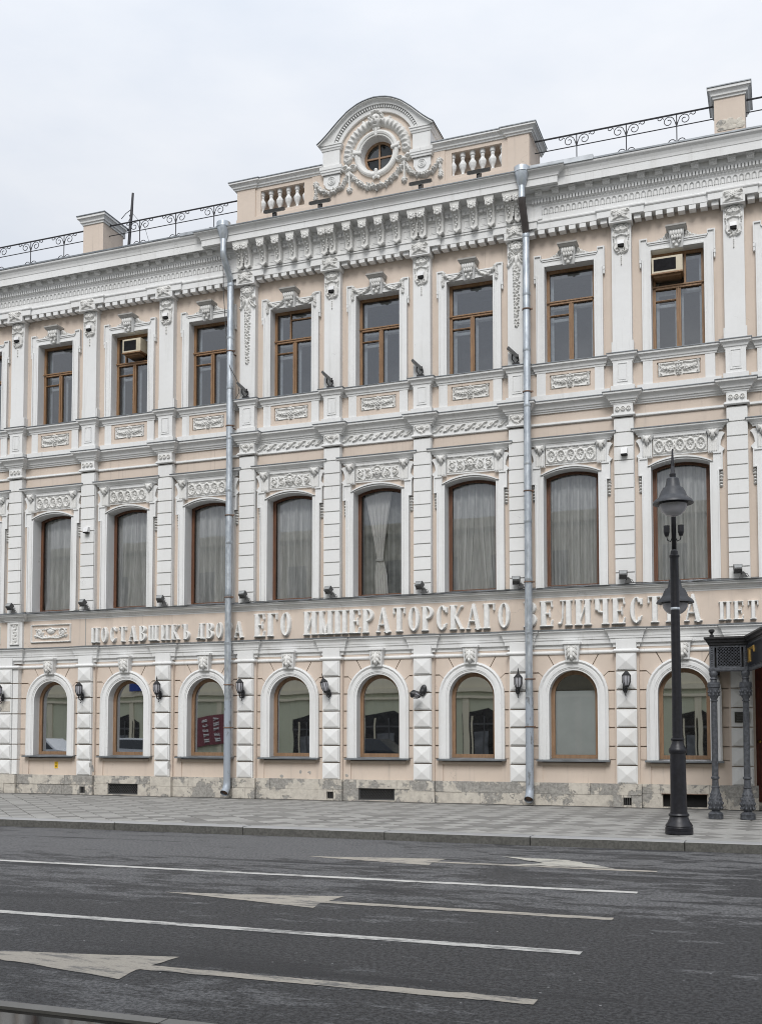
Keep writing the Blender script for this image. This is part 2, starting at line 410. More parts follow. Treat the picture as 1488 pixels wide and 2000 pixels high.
# ------------------------------------------------------------------ carved relief: a height field with its own outline
class Relief:
    def __init__(s, w, h, res=.0125):
        s.nx = max(3, int(round(w/res))+1); s.nz = max(3, int(round(h/res))+1)
        s.x = np.linspace(-w/2, w/2, s.nx); s.z = np.linspace(-h/2, h/2, s.nz)
        s.X, s.Z = np.meshgrid(s.x, s.z); s.H = np.zeros_like(s.X)
    def put(s, h): s.H = np.maximum(s.H, np.nan_to_num(h)); return s
    def dome(s, cx, cz, rx, rz=None, h=.03, ang=0.0, base=0.0):
        rz = rz or rx; c, n = math.cos(ang), math.sin(ang); dx, dz = s.X-cx, s.Z-cz
        q = ((dx*c+dz*n)/rx)**2+((-dx*n+dz*c)/rz)**2
        return s.put(np.where(q < 1, base+h*np.sqrt(np.clip(1-q, 0, 1)), 0))
    def ring(s, cx, cz, rx, rz, w, h):
        dx, dz = s.X-cx, s.Z-cz; q = np.sqrt((dx/rx)**2+(dz/rz)**2)+1e-9
        d = np.abs(q-1)*np.minimum(rx, rz)
        return s.put(np.where(d < w, h*np.sqrt(np.clip(1-(d/w)**2, 0, 1)), 0))
    def _dist(s, p, q):
        vx, vz = q[0]-p[0], q[1]-p[1]; L = vx*vx+vz*vz+1e-12
        t = np.clip(((s.X-p[0])*vx+(s.Z-p[1])*vz)/L, 0, 1)
        return np.hypot(s.X-p[0]-t*vx, s.Z-p[1]-t*vz), t
    def stroke(s, pts, w, h, w2=None, flat=None):
        n = len(pts)-1
        for i in range(n):
            d, t = s._dist(pts[i], pts[i+1])
            ww = w if w2 is None else w+(w2-w)*(i+t)/n
            if flat: s.put(np.clip((ww-d)/flat, 0, 1)*h)
            else: s.put(np.where(d < ww, h*np.sqrt(np.clip(1-(d/ww)**2, 0, 1)), 0))
        return s
    def rect(s, x0, z0, x1, z1, h, bev=.012):
        d = np.minimum(np.minimum(s.X-x0, x1-s.X), np.minimum(s.Z-z0, z1-s.Z))
        return s.put(np.clip(d/bev+.5, 0, 1)*h)
    def frame(s, x0, z0, x1, z1, w, h):
        d = np.minimum(np.minimum(s.X-x0, x1-s.X), np.minimum(s.Z-z0, z1-s.Z))
        return s.put(np.where((d >= 0) & (d < w), h*np.sqrt(np.clip(1-((d-w/2)/(w/2))**2, .05, 1)), 0))
    def leaf(s, x0, z0, x1, z1, w, h, vein=True):
        vx, vz = x1-x0, z1-z0; L = math.hypot(vx, vz); ux, uz = vx/L, vz/L
        t = ((s.X-x0)*ux+(s.Z-z0)*uz)/L; d = np.abs(-(s.X-x0)*uz+(s.Z-z0)*ux)
        ww = w*np.sin(PI*np.clip(t, 0, 1)**.8)+1e-6
        q = d/ww
        hh = h*(1-q*q)*(.55+.45*np.sin(PI*np.clip(t, 0, 1)))
        if vein: hh = hh*(1-.45*np.exp(-(d/(w*.18))**2))
        return s.put(np.where((t > 0) & (t < 1) & (q < 1), hh, 0))
    def flower(s, cx, cz, r, n=5, h=.03, a0=.3):
        for i in range(n):
            a = a0+2*PI*i/n; s.dome(cx+.58*r*math.cos(a), cz+.58*r*math.sin(a), r*.44, r*.34, h*.8, a)
        return s.dome(cx, cz, r*.28, r*.28, h)
    def spiral(s, cx, cz, r, turns, w, h, a0=0, sgn=1):
        pts = []
        for i in range(int(14*turns)+1):
            t = i/(14*turns); rr = r*(1-.82*t); a = a0+sgn*2*PI*turns*t; pts.append((cx+rr*math.cos(a), cz+rr*math.sin(a)))
        return s.stroke(pts, w, h, w*.7)
    def garland(s, pts, r0, r1, h, seed=1, dens=1.0):
        rnd = random.Random(seed); P = np.array(pts); seg = np.hypot(*np.diff(P, axis=0).T); tot = seg.sum(); n = int(tot/(.028)*dens)
        cum = np.concatenate([[0], np.cumsum(seg)])
        for i in range(n):
            u = i/max(1, n-1); dd = u*tot; k = min(len(seg)-1, int(np.searchsorted(cum, dd, side='right')-1)); t = (dd-cum[k])/seg[k]
            x, z = P[k]+(P[k+1]-P[k])*t; rr = r0+(r1-r0)*math.sin(PI*u)
            for _ in range(2):
                a = rnd.uniform(0, 2*PI); q = rr*rnd.uniform(0, .75); e = rnd.uniform(.016, .034)
                s.dome(x+q*math.cos(a), z+q*math.sin(a), e, e*rnd.uniform(.6, 1), h*rnd.uniform(.7, 1.1)*(1-.35*q/rr), rnd.uniform(0, PI), 0)
        return s.stroke(pts, r0*.7, h*.5)
    def mask(s, cx, cz, w, hh, h):
        # a small carved face with hair locks
        s.dome(cx, cz, w*.5, hh*.5, h)
        for i in range(9):
            a = PI*(-.1+1.2*i/8); s.dome(cx+w*.58*math.cos(a), cz+hh*.08+hh*.5*math.sin(a), w*.15, w*.2, h*.85, a)
        e = np.exp(-(((np.abs(s.X-cx)-w*.17)/(w*.085))**2+((s.Z-cz-hh*.05)/(hh*.05))**2))
        mo = np.exp(-(((s.X-cx)/(w*.14))**2+((s.Z-cz+hh*.27)/(hh*.035))**2))
        s.H = s.H*(1-.5*e)*(1-.45*mo)
        s.leaf(cx, cz+hh*.12, cx, cz-hh*.2, w*.09, h*1.3, False); return s
    def carve(s, amt=.25, seed=0):
        rnd = np.random.RandomState(seed); a = rnd.rand(*s.H.shape); s.H = np.where(s.H > .004, s.H*(1-amt*a), s.H); return s
    def mirror(s): s.H = np.maximum(s.H, s.H[:, ::-1]); return s
    def mesh(s, name, mt='orn', deep=1.6):
        Hm = s.H*(deep if mt == 'orn' else 1.25); nz, nx = Hm.shape
        act = (Hm[:-1,:-1] > .0015)|(Hm[1:,:-1] > .0015)|(Hm[:-1,1:] > .0015)|(Hm[1:,1:] > .0015)
        idx = -np.ones((nz, nx), int); used = np.zeros((nz, nx), bool)
        used[:-1,:-1] |= act; used[1:,:-1] |= act; used[:-1,1:] |= act; used[1:,1:] |= act
        idx[used] = np.arange(used.sum())
        Y = np.where(Hm > .0015, -Hm, .004)
        v = np.stack([s.X[used], Y[used], s.Z[used]], 1)
        jj, ii = np.nonzero(act)
        f = np.stack([idx[jj,ii], idx[jj,ii+1], idx[jj+1,ii+1], idx[jj+1,ii]], 1)
        me = bpy.data.meshes.new(name); me.from_pydata(v.tolist(), [], f.tolist()); me.materials.append(M[mt])
        me.polygons.foreach_set('use_smooth', [True]*len(me.polygons)); me.update(); return me
# ------------------------------------------------------------------ ground, road, pavements
KY = -8.02           # street face of the far kerb
NK = -19.75          # street face of the near kerb
RZ = -.15
g = MB(); g.add([(-400,-400,RZ-.05),(400,-400,RZ-.05),(400,400,RZ-.05),(-400,400,RZ-.05)], [(0,1,2,3)])
tag(g.build('ground', 'asphalt'), kind='structure')
g = MB()
nxr, nyr = 60, 12
vs = [(-90+180*i/nxr, NK+.02+(KY-NK+.0)*j/nyr, RZ) for j in range(nyr+1) for i in range(nxr+1)]
g.add(vs, [(j*(nxr+1)+i, j*(nxr+1)+i+1, (j+1)*(nxr+1)+i+1, (j+1)*(nxr+1)+i) for j in range(nyr) for i in range(nxr)])
road = tag(g.build('road', 'asphalt'), kind='structure')
def flat(poly, z=RZ+.004, jit=.007, seed=1):
    rn = random.Random(seed); out = []
    for a, b in zip(poly, poly[1:]+poly[:1]):
        L = math.hypot(b[0]-a[0], b[1]-a[1]); n = max(1, min(240, int(L/.10))); nx_, ny_ = -(b[1]-a[1])/L, (b[0]-a[0])/L
        for k in range(n):
            t = k/n; e = rn.uniform(-jit, jit)*(1.0 if k else 0) - (jit*2.5 if rn.random() < .05 and k else 0)*rn.random(); out.append((a[0]+(b[0]-a[0])*t+nx_*e, a[1]+(b[1]-a[1])*t+ny_*e))
    poly = out
    m = MB(); a = sum(poly[i][0]*poly[(i+1)%len(poly)][1]-poly[(i+1)%len(poly)][0]*poly[i][1] for i in range(len(poly)))
    if a < 0: poly = poly[::-1]
    m.add([(x,y,z) for x,y in poly], [tuple(range(len(poly)))]); return m
for y in (-12.86, -16.57):
    flat([(-16,y-.075),(8.12,y-.075),(8.12,y+.075),(-16,y+.075)]).build('lane_line', 'paint' if y > -14 else 'paint2', road)
def arrow(y, mt, n):
    # long straight-ahead arrow pointing left: thin shaft, long slim head
    r = random.Random(n)
    j = lambda a: r.uniform(-a, a)
    head = [(2.95,y+.02),(3.6,y-.115+j(.01)),(4.3,y-.27+j(.015)),(5.06,y-.43),(5.0,y-.1),(5.02,y-.075),(8.16,y-.075),(8.16,y+.075),(5.02,y+.075),(5.06,y+.44),(4.3,y+.28+j(.015)),(3.6,y+.13+j(.01))]
    head = [(a-.04, b) for a, b in head]
    flat(head, RZ+.004, .010 if n == 3 else .007, n).build('arrow_marking', mt, road)
arrow(-10.80, 'paint_old', 1); arrow(-14.78, 'paint_old', 2); arrow(-18.35, 'paint_old', 3)
# worn turn branch of the far arrow
flat([(5.72,-9.80),(6.2,-9.85),(6.75,-9.92),(7.55,-10.72),(6.1,-10.72),(6.5,-10.42)], RZ+.008, .03).build('arrow_branch', 'paint_worn', road)

pav = empty('pavement'); tag(pav, kind='structure')
m = MB(); m.box(-40, 30, KY+.32, .3, -.6, -.022); m.build('paving_bed', 'bed', pav)
# diagonal paving slabs
S = .43; d = S*math.sqrt(2)/2; gap = .016
def slab_mesh(name, mt):
    a = d-gap; m = MB(); b = a-.006
    m.add([(-a,0,-.03),(0,-a,-.03),(a,0,-.03),(0,a,-.03),(-a,0,-.004),(0,-a,-.004),(a,0,-.004),(0,a,-.004),(-b,0,0),(0,-b,0),(b,0,0),(0,b,0)],
          [(8,9,10,11),(0,1,5,4),(1,2,6,5),(2,3,7,6),(3,0,4,7),(4,5,9,8),(5,6,10,9),(6,7,11,10),(7,4,8,11)])
    return m.mesh(name, mt)
sm = [slab_mesh('paving_slab', 'slab'), slab_mesh('pale_paving_slab', 'slab_l')]
cells = []
rows = int(7.6/d)
for j in range(1, rows+1):
    y = KY+.34+d*j
    if y+d > -.14: continue
    for i in range(-44, 48):
        x = i*2*d+(d if j % 2 else 0)
        if -36 < x < 26: cells.append((x, y, j, i))
def key(c):
    u = c[0]-CAM[0]; dd = c[1]-CAM[1]; dep = dd*.9358-u*.3524; lat = u*.9358+dd*.3524
    return -1e9 if abs(lat/dep) > .40 else -dep
cells.sort(key=key, reverse=True)
rest = [MB(), MB()]
for n, (x, y, j, i) in enumerate(cells):
    pale = 1 if (j % 2 == 1) != (random.random() < .08) else 0
    z = random.uniform(-.0025, .0025)
    if n < 290: put('paving_slab', sm[pale], pav, (x, y, z), (random.uniform(-.0015,.0015), random.uniform(-.0015,.0015), 0))
    else:
        mm = sm[pale]; rest[pale].add([(p.co.x+x, p.co.y+y, p.co.z+z) for p in mm.vertices], [tuple(q.vertices) for q in mm.polygons])
tag(rest[0].build('paving_remainder', 'slab', pav), kind='stuff'); tag(rest[1].build('pale_paving_remainder', 'slab_l', pav), kind='stuff')
# half slabs along kerb and along the wall
m = MB()
for i in range(-40, 42):
    x = i*2*d+d
    yb = KY+.345
    xx = i*2*d
    m.add([(xx-d+.01,yb,.0),(xx+d-.01,yb,0),(xx,yb+d-.01,0)], [(0,1,2)])
m.build('edge_slab', 'slab_l', pav)
m = MB(); m.box(-40, 30, -.62, -.1, -.03, -.002); m.build('wall_strip', 'slab', pav)

kerb = empty('kerb'); tag(kerb, kind='structure')
joints = [-40,-33,-26.5,-20,-13.5,-9.9,-6.3,-2.45,.35,3.15,5.75,8.25,10.8,14,18,24,30]
for a, b in zip(joints[:-1], joints[1:]):
    m = MB(); m.box(a+.008, b-.008, KY, KY+.34, RZ-.1, -.012); m.add([(a+.008,KY,-.012),(b-.008,KY,-.012),(b-.008,KY+.015,0),(a+.008,KY+.015,0),(b-.008,KY+.34,0),(a+.008,KY+.34,0)], [(0,1,2,3),(3,2,4,5)])
    k = m.build('kerb_stone', 'kerb', kerb)
    k.data.materials.append(M['kerb_top'])
    k.data.polygons[-1].material_index = 1; k.data.polygons[-2].material_index = 1
    k.location.z = random.uniform(-.006, .004)
# near kerb and pavement under the camera
npv = empty('near_pavement'); tag(npv, kind='structure')
m = MB(); m.box(-90, 60, -31, -21.6, -.6, 0); m.build('paving', 'slab', npv)
for a in range(-60, 40, 3):
    MB().box(a+.008, a+2.992, -21.6, -21.3, RZ-.1, .004).build('kerb_stone', 'kerb_top', npv)
    MB().box(a+.006, a+2.994, NK-.03, NK+.09, RZ-.1, RZ+.016).build('gutter_edge', 'slab', npv)
tag(MB().box(-90, 60, -21.3, NK-.03, RZ-.2, RZ-.004).build('puddle', 'puddle'), kind='structure')

# ------------------------------------------------------------------ the building
B = empty('building')
tag(B, 'long cream and white three-storey building with stucco ornament and arched attic', 'building')
HB = 1.25
PX = [-11.46, -8.90, -6.33, -3.76, -1.25, 1.25, 3.74, 6.31, 8.88, 11.46]       # pilaster axes
BX = [-12.74, -10.18, -7.61, -5.045, -2.505, 0.0, 2.495, 5.025, 7.595, 10.17, 12.74]  # bay axes
CENT = {4, 5, 6}                                      # bays of the centre
XL, XR = -14.0, 14.0
def hb(i):        # half width of bay i (left, right distance to pilaster axes)
    l = BX[i]-PX[i-1] if i > 0 else 1.28
    r = PX[i]-BX[i] if i < len(PX) else 1.28
    return l, r
# openings: (half width, bottom, spring, rise)
OP = {1: (.585, 1.08, 2.68, .585), 2: (.663, 5.25, 7.99, .125), 3: (.605, 10.62, 13.06, 0.0)}
def arch(fl, n=16):
    hw, zb, zs, rise = OP[fl]
    if rise == 0: return [(-hw, zs), (hw, zs)]
    if abs(rise-hw) < .01: return [(-hw*math.cos(PI*i/n), zs+rise*math.sin(PI*i/n)) for i in range(n+1)]
    rr = (hw*hw+rise*rise)/(2*rise); a = math.asin(hw/rr)
    return [(rr*math.sin(-a+2*a*i/n), zs+rise-rr+rr*math.cos(-a+2*a*i/n)) for i in range(n+1)]
def arch_r(hw, zs, rise, n=16):
    if rise == 0: return [(-hw, zs), (hw, zs)]
    if abs(rise-hw) < .01: return [(-hw*math.cos(PI*i/n), zs+rise*math.sin(PI*i/n)) for i in range(n+1)]
    rr = (hw*hw+rise*rise)/(2*rise); a = math.asin(hw/rr)
    return [(rr*math.sin(-a+2*a*i/n), zs+rise-rr+rr*math.cos(-a+2*a*i/n)) for i in range(n+1)]
def wall_bay(mb, xa, xb, xc, z0, z1, y, pts, zb, depth):
    # wall sheet with one opening; pts = head of opening left to right (relative to xc)
    p = [(xc+x, z) for x, z in pts]; l, r = p[0][0], p[-1][0]
    def q(a, b, c, d_): mb.add([(a[0],y,a[1]),(b[0],y,b[1]),(c[0],y,c[1]),(d_[0],y,d_[1])], [(0,1,2,3)])
    q((xa,z0),(l,z0),(l,z1),(xa,z1)); q((r,z0),(xb,z0),(xb,z1),(r,z1))
    if zb > z0: q((l,z0),(r,z0),(r,zb),(l,zb))
    for a, b in zip(p[:-1], p[1:]): q(a, b, (b[0],z1), (a[0],z1))
def reveal(mb, pts, zb, y0, y1):
    ring = [(pts[0][0], zb)]+list(pts)+[(pts[-1][0], zb)]
    for a, b in zip(ring, ring[1:]+ring[:1]):
        mb.add([(a[0],y0,a[1]),(b[0],y0,b[1]),(b[0],y1,b[1]),(a[0],y1,a[1])], [(0,1,2,3)])
GY = .055     # ground-floor wall lies behind its rusticated blocks
DOOR = (9.12, 11.2)
for fl, z0, z1, y in ((1, .0, 3.7, GY), (2, 5.06, 9.3, 0), (3, 9.7, 13.95, 0)):
    m = MB()
    edges = [XL]+PX+[XR]
    for i, xc in enumerate(BX):
        if fl == 1 and i >= 9: continue
        wall_bay(m, edges[i], edges[i+1], xc, z0, z1, y, arch(fl), OP[fl][1], .3)
    if fl == 1:
        m.box(8.9, DOOR[0], y, y+.4, z0, z1); m.box(DOOR[1], XR, y, y+.4, z0, z1); m.box(DOOR[0], DOOR[1], y, y+.4, 3.3, z1)
    m.build('wall', 'beige', B)
MB().box(XL, XR, -.02, .3, 3.7, 5.1).build('wall', 'beige', B)           # sign band
MB().box(XL, XR, .0, .3, 9.3, 9.7).build('wall', 'beige', B)
MB().box(XL, XR, .0, .3, 13.95, 14.95).build('wall', 'white', B)
m = MB(); m.box(XL, XL+.3, .31, 8, 0, 15); m.box(XR-.3, XR, .31, 8, 0, 15); m.box(XL, XR, 7.7, 8, 0, 15); m.box(XL+.31, XR-.31, 1.9, 2.1, 0, 14.9); m.build('back_wall', 'beige', B)
m = MB(); m.add([(XL,-.68,15.17),(XR,-.68,15.17),(XR,3.5,15.95),(XL,3.5,15.95),(XR,8,14.8),(XL,8,14.8)], [(0,1,2,3),(3,2,4,5)]); m.build('roof', 'sheet', B)

def res_path(x0, x1, y, bumps):
    p = [(x0, y)]
    for xc, hw, e in bumps:
        if xc-hw < x0 or xc+hw > x1: continue
        p += [(xc-hw, y), (xc-hw, y-e), (xc+hw, y-e), (xc+hw, y)]
    return p+[(x1, y)]
ALLP = [(x, .30, .10) for x in PX]

# --- plinth stones
plinth = empty('plinth', (0,0,0), B)
MB().box(XL, 9.1, .1, -.02, 0, .54).build('core', 'stone', plinth)
def stone(x0, x1, z0, z1, o, holes=()):
    r = random.uniform
    MB().box(x0+.003, x1-.003, .1, -o-r(0,.022), z0, z1-.005).build('stone', 'stone', plinth)
for i, x in enumerate(PX):
    w = .33 if i else .44
    xx = x if i else -11.69
    if 9 == i: continue
    if i in (1, 4, 7):
        # pilaster foot with a small square vent
        stone(xx-w, xx-.09, .0, .29, .235); stone(xx+.09, xx+w, .0, .29, .235); stone(xx-.09, xx+.09, 0, .05, .23); stone(xx-.09, xx+.09, .23, .29, .23); stone(xx-w, xx+w, .29, .55, .235)
        MB().box(xx-.09, xx+.09, 0, -.15, .05, .23).build('vent_hole', 'black', plinth)
        m = MB()
        for k in range(3): m.box(xx-.06+.05*k-.006, xx-.06+.05*k+.006, -.215, -.23, .05, .23)
        m.build('vent_grate', 'grille', plinth)
    else:
        if random.random() < .5: stone(xx-w, xx+w, 0, .29, .235); stone(xx-w, xx+w, .29, .55, .235)
        else: stone(xx-w, xx+.05, 0, .29, .235); stone(xx+.05, xx+w, 0, .29, .235); stone(xx-w, xx+w, .29, .55, .235)
for i, xc in enumerate(BX):
    if i >= 9: continue
    a = (PX[i-1]+.33) if i > 0 else XL
    if i == 1: a = -11.25
    if i == 0: b = -12.13
    else: b = PX[i]-.33
    if i in (2, 5, 8):
        g0, g1 = xc-.49, xc+.49
        stone(a, g0, 0, .33, .14); stone(g1, b, 0, .33, .14); stone(a, xc-.55, .33, .55, .14); stone(xc-.55, xc+.55, .33, .55, .15); stone(xc+.55, b, .33, .55, .14); stone(g0, g1, 0, .03, .145)
        MB().box(g0, g1, .05, -.03, .03, .33).build('cellar_opening', 'black', plinth)
        m = MB()
        if i != 8:
            m.box(g0, g1, -.10, -.125, .03, .055); m.box(g0, g1, -.10, -.125, .305, .33); m.box(g0, g0+.025, -.101, -.124, .055, .305); m.box(g1-.025, g1, -.101, -.124, .055, .305)
            h = .25
            for k in range(-3, 14):
                for sg in (1, -1):
                    xa = g0+.075*k; xb_ = xa+h*.9
                    za, zb_ = (.055, .305) if sg > 0 else (.305, .055)
                    # clip to the frame
                    t0 = max(0, (g0+.02-xa)/(xb_-xa)); t1 = min(1, (g1-.02-xa)/(xb_-xa))
                    if t1 <= t0: continue
                    m.tube([(xa+(xb_-xa)*t0, -.112-.004*sg, za+(zb_-za)*t0), (xa+(xb_-xa)*t1, -.112-.004*sg, za+(zb_-za)*t1)], .006, 4)
            m.build('cellar_grille', 'grille', plinth)
        else:
            m.box(g0-.03, g1+.03, -.1, -.2, .325, .338); m.build('cellar_flap', 'rust', plinth)
    else:
        cuts = sorted(random.uniform(a+.35, b-.35) for _ in range(1))
        for u, v in zip([a]+cuts, cuts+[b]): stone(u, v, 0, .28, .14)
        cuts = sorted([random.uniform(a+.3, (a+b)/2-.2), random.uniform((a+b)/2+.2, b-.3)])
        for u, v in zip([a]+cuts, cuts+[b]): stone(u, v, .28, .55, .14)

# --- ground-floor rustication and aprons
JZ = [.54+.4457*k for k in range(8)]
def gf_blocks(hw_l, hw_r):
    """polygons of the plaster blocks of one bay, right and left side"""
    out = []
    for sgn, hw in ((1, hw_r), (-1, hw_l)):
        xe = hw-.2; g2 = .015; c = lambda a: (.70*math.cos(a), 2.68+.70*math.sin(a))
        P_ = []
        P_.append([(.70,1.12),(xe,1.12),(xe,JZ[2]-g2),(.70,JZ[2]-g2)])
        for k in (2, 3, 4):
            P_.append([(.70,JZ[k]+g2),(xe,JZ[k]+g2),(xe,JZ[k+1]-g2),(.70,JZ[k+1]-g2)])
        P_.append([(.70,JZ[5]+g2),(xe,JZ[5]+g2),(xe,JZ[6]-g2),(.83,JZ[6]-g2),(.60,JZ[6]-.235),c(.40),c(.24)])
        P_.append([(.845,JZ[6]+g2),(xe,JZ[6]+g2),(xe,3.70),(.655,3.70),(.42,3.275),c(.85),c(.70),c(.56),(.60,JZ[6]-.21)])
        P_.append([(.63,3.70),(.10,3.70),(.10,3.372),c(1.2),c(1.05),(.395,3.275)])
        out += [[(sgn*x, z) for x, z in p] for p in P_]
    return out
for i, xc in enumerate(BX):
    if i >= 9: continue
    l, r = hb(i)
    for p in gf_blocks(l, r):
        if i == 0 and max(x for x, z in p) < 0: continue
        MB().prism(p, -.006, GY+.02).build('plaster_block', 'beige', B, (xc,0,0))
    m = MB(); hw0 = .76
    m.box(-l+.2, -hw0, -.03, .05, .54, 1.1); m.box(hw0, r-.2, -.03, .05, .54, 1.1)
    m.box(-hw0, hw0, -.05, .05, .965, 1.03)
    m.box(-hw0, hw0, .0, .05, .54, .965)
    m.build('apron', 'beige', B, (xc,0,0))

# --- pilasters, three storeys
def pyramid_mesh():
    m = MB(); w = .235; h = JZ[1]-JZ[0]-.03; b = .026; y0 = -.20
    m.box(-w, w, .0, y0, 0, h)
    # raised diamond
    iw, z0, z1 = w-b, b, h-b
    m.box(-iw, iw, y0+.01, y0-.022, z0, z1)
    zc = (z0+z1)/2; yt = y0-.022; e = .006
    m.add([(-iw+e,yt-.001,z0+e),(iw-e,yt-.001,z0+e),(iw-e,yt-.001,z1-e),(-iw+e,yt-.001,z1-e),(0,yt-.038,zc)], [(0,1,4),(1,2,4),(2,3,4),(3,0,4)])
    return m.mesh('diamond_block', 'whiteblk')
pyr = pyramid_mesh()
def plain_blk(): 
    m = MB(); m.box(-.235, .235, 0, -.20, 0, JZ[1]-JZ[0]-.028); return m
flatm = plain_blk().mesh('flat_block', 'whiteblk')
def brick_blk():
    return MB().box(-.235, .235, 0, -.20, 0, JZ[1]-JZ[0]-.028)
blk2 = MB().box(-.225, .225, 0, -.18, 0, .302).mesh('pilaster_block', 'whiteblk')
pil_parts = []
for i, x in enumerate(PX):
    p = empty('pilaster', (x,0,0), B); pil_parts.append(p)
    # ground storey
    if i < 9:
        xo = -.23 if i == 0 else 0
        gp = p
        m = MB(); m.box(xo-.225, xo+.255, .05, -.115, .54, 3.66)
        if i == 0: m.box(xo-.42, xo-.236, .05, -.10, .54, 3.66); m.box(xo+.256, xo+.42, .05, -.10, .54, 3.66)
        else: m.box(xo+.256, xo+.285, .05, -.10, .54, 3.66); m.box(xo-.285, xo-.236, .05, -.10, .54, 3.66)
        m.build('shaft', 'beige', p)
        for k in range(7):
            me = pyr
            if i == 0 and k == 4: me = flatm
            if i == 8 and k == 3: me = flatm
            o = put('diamond_block' if me is pyr else 'flat_block', me, p, (xo, 0, JZ[k]+.014))
            if i == 0:
                for sg in (-1, 1): MB().box(xo+sg*.245, xo+sg*.43, .05, -.16, JZ[k]+.014, JZ[k+1]-.014).build('side_block', 'whiteblk', p)
        m = MB(); m.box(xo-.235, xo+.235, .05, -.20, 3.735, 3.95); m.build('neck', 'white', p)
    # second storey
    m = MB(); m.box(-.21, .235, .05, -.135, 5.2, 9.2); m.build('shaft', 'white', p)
    for k in range(12):
        put('pilaster_block', blk2, p, (0, 0, 5.215+.3315*k+.0))
    # pedestal between second and third storey, with sunk panel
    m = MB(); m.box(-.225, .225, .05, -.20, 9.9, 10.57); m.box(-.28, .28, .05, -.235, 9.80, 9.94)
    m.build('pedestal', 'white', p)
    m = MB()
    for a, b, c_, d_ in ((-.125,.125,10.03,10.05),(-.125,.125,10.46,10.48),(-.125,-.105,10.05,10.46),(.105,.125,10.05,10.46)): m.box(a, b, -.19, -.216, c_, d_)
    m.box(-.085, .085, -.19, -.212, 10.08, 10.43)
    m.build('pedestal_panel', 'white', p)
    # third storey
    m = MB(); m.box(-.23, .23, .05, -.18, 10.72, 13.76); m.box(-.26, .26, .05, -.165, 10.72, 11.0) if i not in (3,4,5,6) else None
    m.build('shaft', 'white', p)

# --- string courses and cornices (swept profiles that break forward over the pilasters)
def course(name, prof, bumps, x0=XL, x1=XR, y=0, mt='white', parent=B):
    if prof[-1][1]-prof[-2][1] > .03:      # sloping top: dress it with a thin metal flashing
        (o_, z_), (o2, z2) = prof[-2], prof[-1]
        MB().sweep(res_path(x0, x1, y, bumps), [(o_-.012,z_+.001),(o_+.016,z_+.001),(o_+.016,z_+.018),(o2,z2+.016)]).build('flashing', 'sheet', parent)
    return MB().sweep(res_path(x0, x1, y, bumps), prof).build(name, mt, parent)
gfP = [((x if i else -11.69), (.26 if i else .45), .19) for i, x in enumerate(PX[:9])]
course('string_course', [(-.02,3.645),(.035,3.65),(.055,3.675),(.055,3.70),(.03,3.715),(.02,3.735),(-.02,3.735)], gfP, XL, 14)
course('cornice', [(-.04,3.79),(.03,3.79),(.03,3.86),(.055,3.865),(.055,3.88),(.085,3.885),(.09,3.985),(.11,3.99),(.115,4.04),(.125,4.045),(.135,4.10),(.16,4.15),(.195,4.175),(.20,4.21),(-.04,4.255)], [(a, b+.02, .08) for a, b, c_ in gfP])
course('belt_ledge', [(-.04,5.035),(.025,5.035),(.03,5.075),(.055,5.08),(.07,5.125),(.10,5.135),(.115,5.16),(.165,5.165),(.175,5.20),(.20,5.203),(.205,5.225),(-.04,5.30)], [(PX[0], .33, .10)])
course('string_course', [(-.02,9.215),(.035,9.22),(.05,9.235),(.05,9.255),(.03,9.265),(.03,9.29),(-.02,9.30)], [(x, .235, .19) for x in PX])
course('entablature_cornice', [(-.02,9.515),(.04,9.515),(.045,9.55),(.07,9.555),(.08,9.595),(.105,9.60),(.115,9.635),(.14,9.67),(.18,9.705),(.215,9.72),(.22,9.765),(-.02,9.81)], [(x, .235, .17) for x in PX])
for i, xc in enumerate(BX): MB().box(xc-.96, xc+.96, .02, -.09, 9.79, 9.945).build('dado_base', 'white', B)
bb = []
for i, x in enumerate(PX): bb += [(x, .235, .19)]
bb2 = []
for i, xc in enumerate(BX): bb2 += [(xc, .85, .06)]
allb = sorted(bb+bb2)
course('sill_ledge', [(-.02,10.50),(.01,10.50),(.015,10.545),(.035,10.55),(.045,10.59),(.06,10.615),(.09,10.64),(.11,10.645),(.115,10.69),(-.02,10.725)], allb)
dado = []
for i, xc in enumerate(BX):
    for s_ in (-1, 1): MB().box(xc+s_*.825, xc+s_*.60, .02, -.06, 9.945, 10.51).build('dado_pier', 'white', B)
for x in PX: MB().box(x-.225, x+.225, .02, -.20, 9.26, 9.53).build('capital_block', 'white', B)
for i, xc in enumerate(BX):
    if i in CENT: MB().box(xc-1.06, xc+1.06, .02, -.025, 9.29, 9.52).build('frieze_panel', 'white', B)
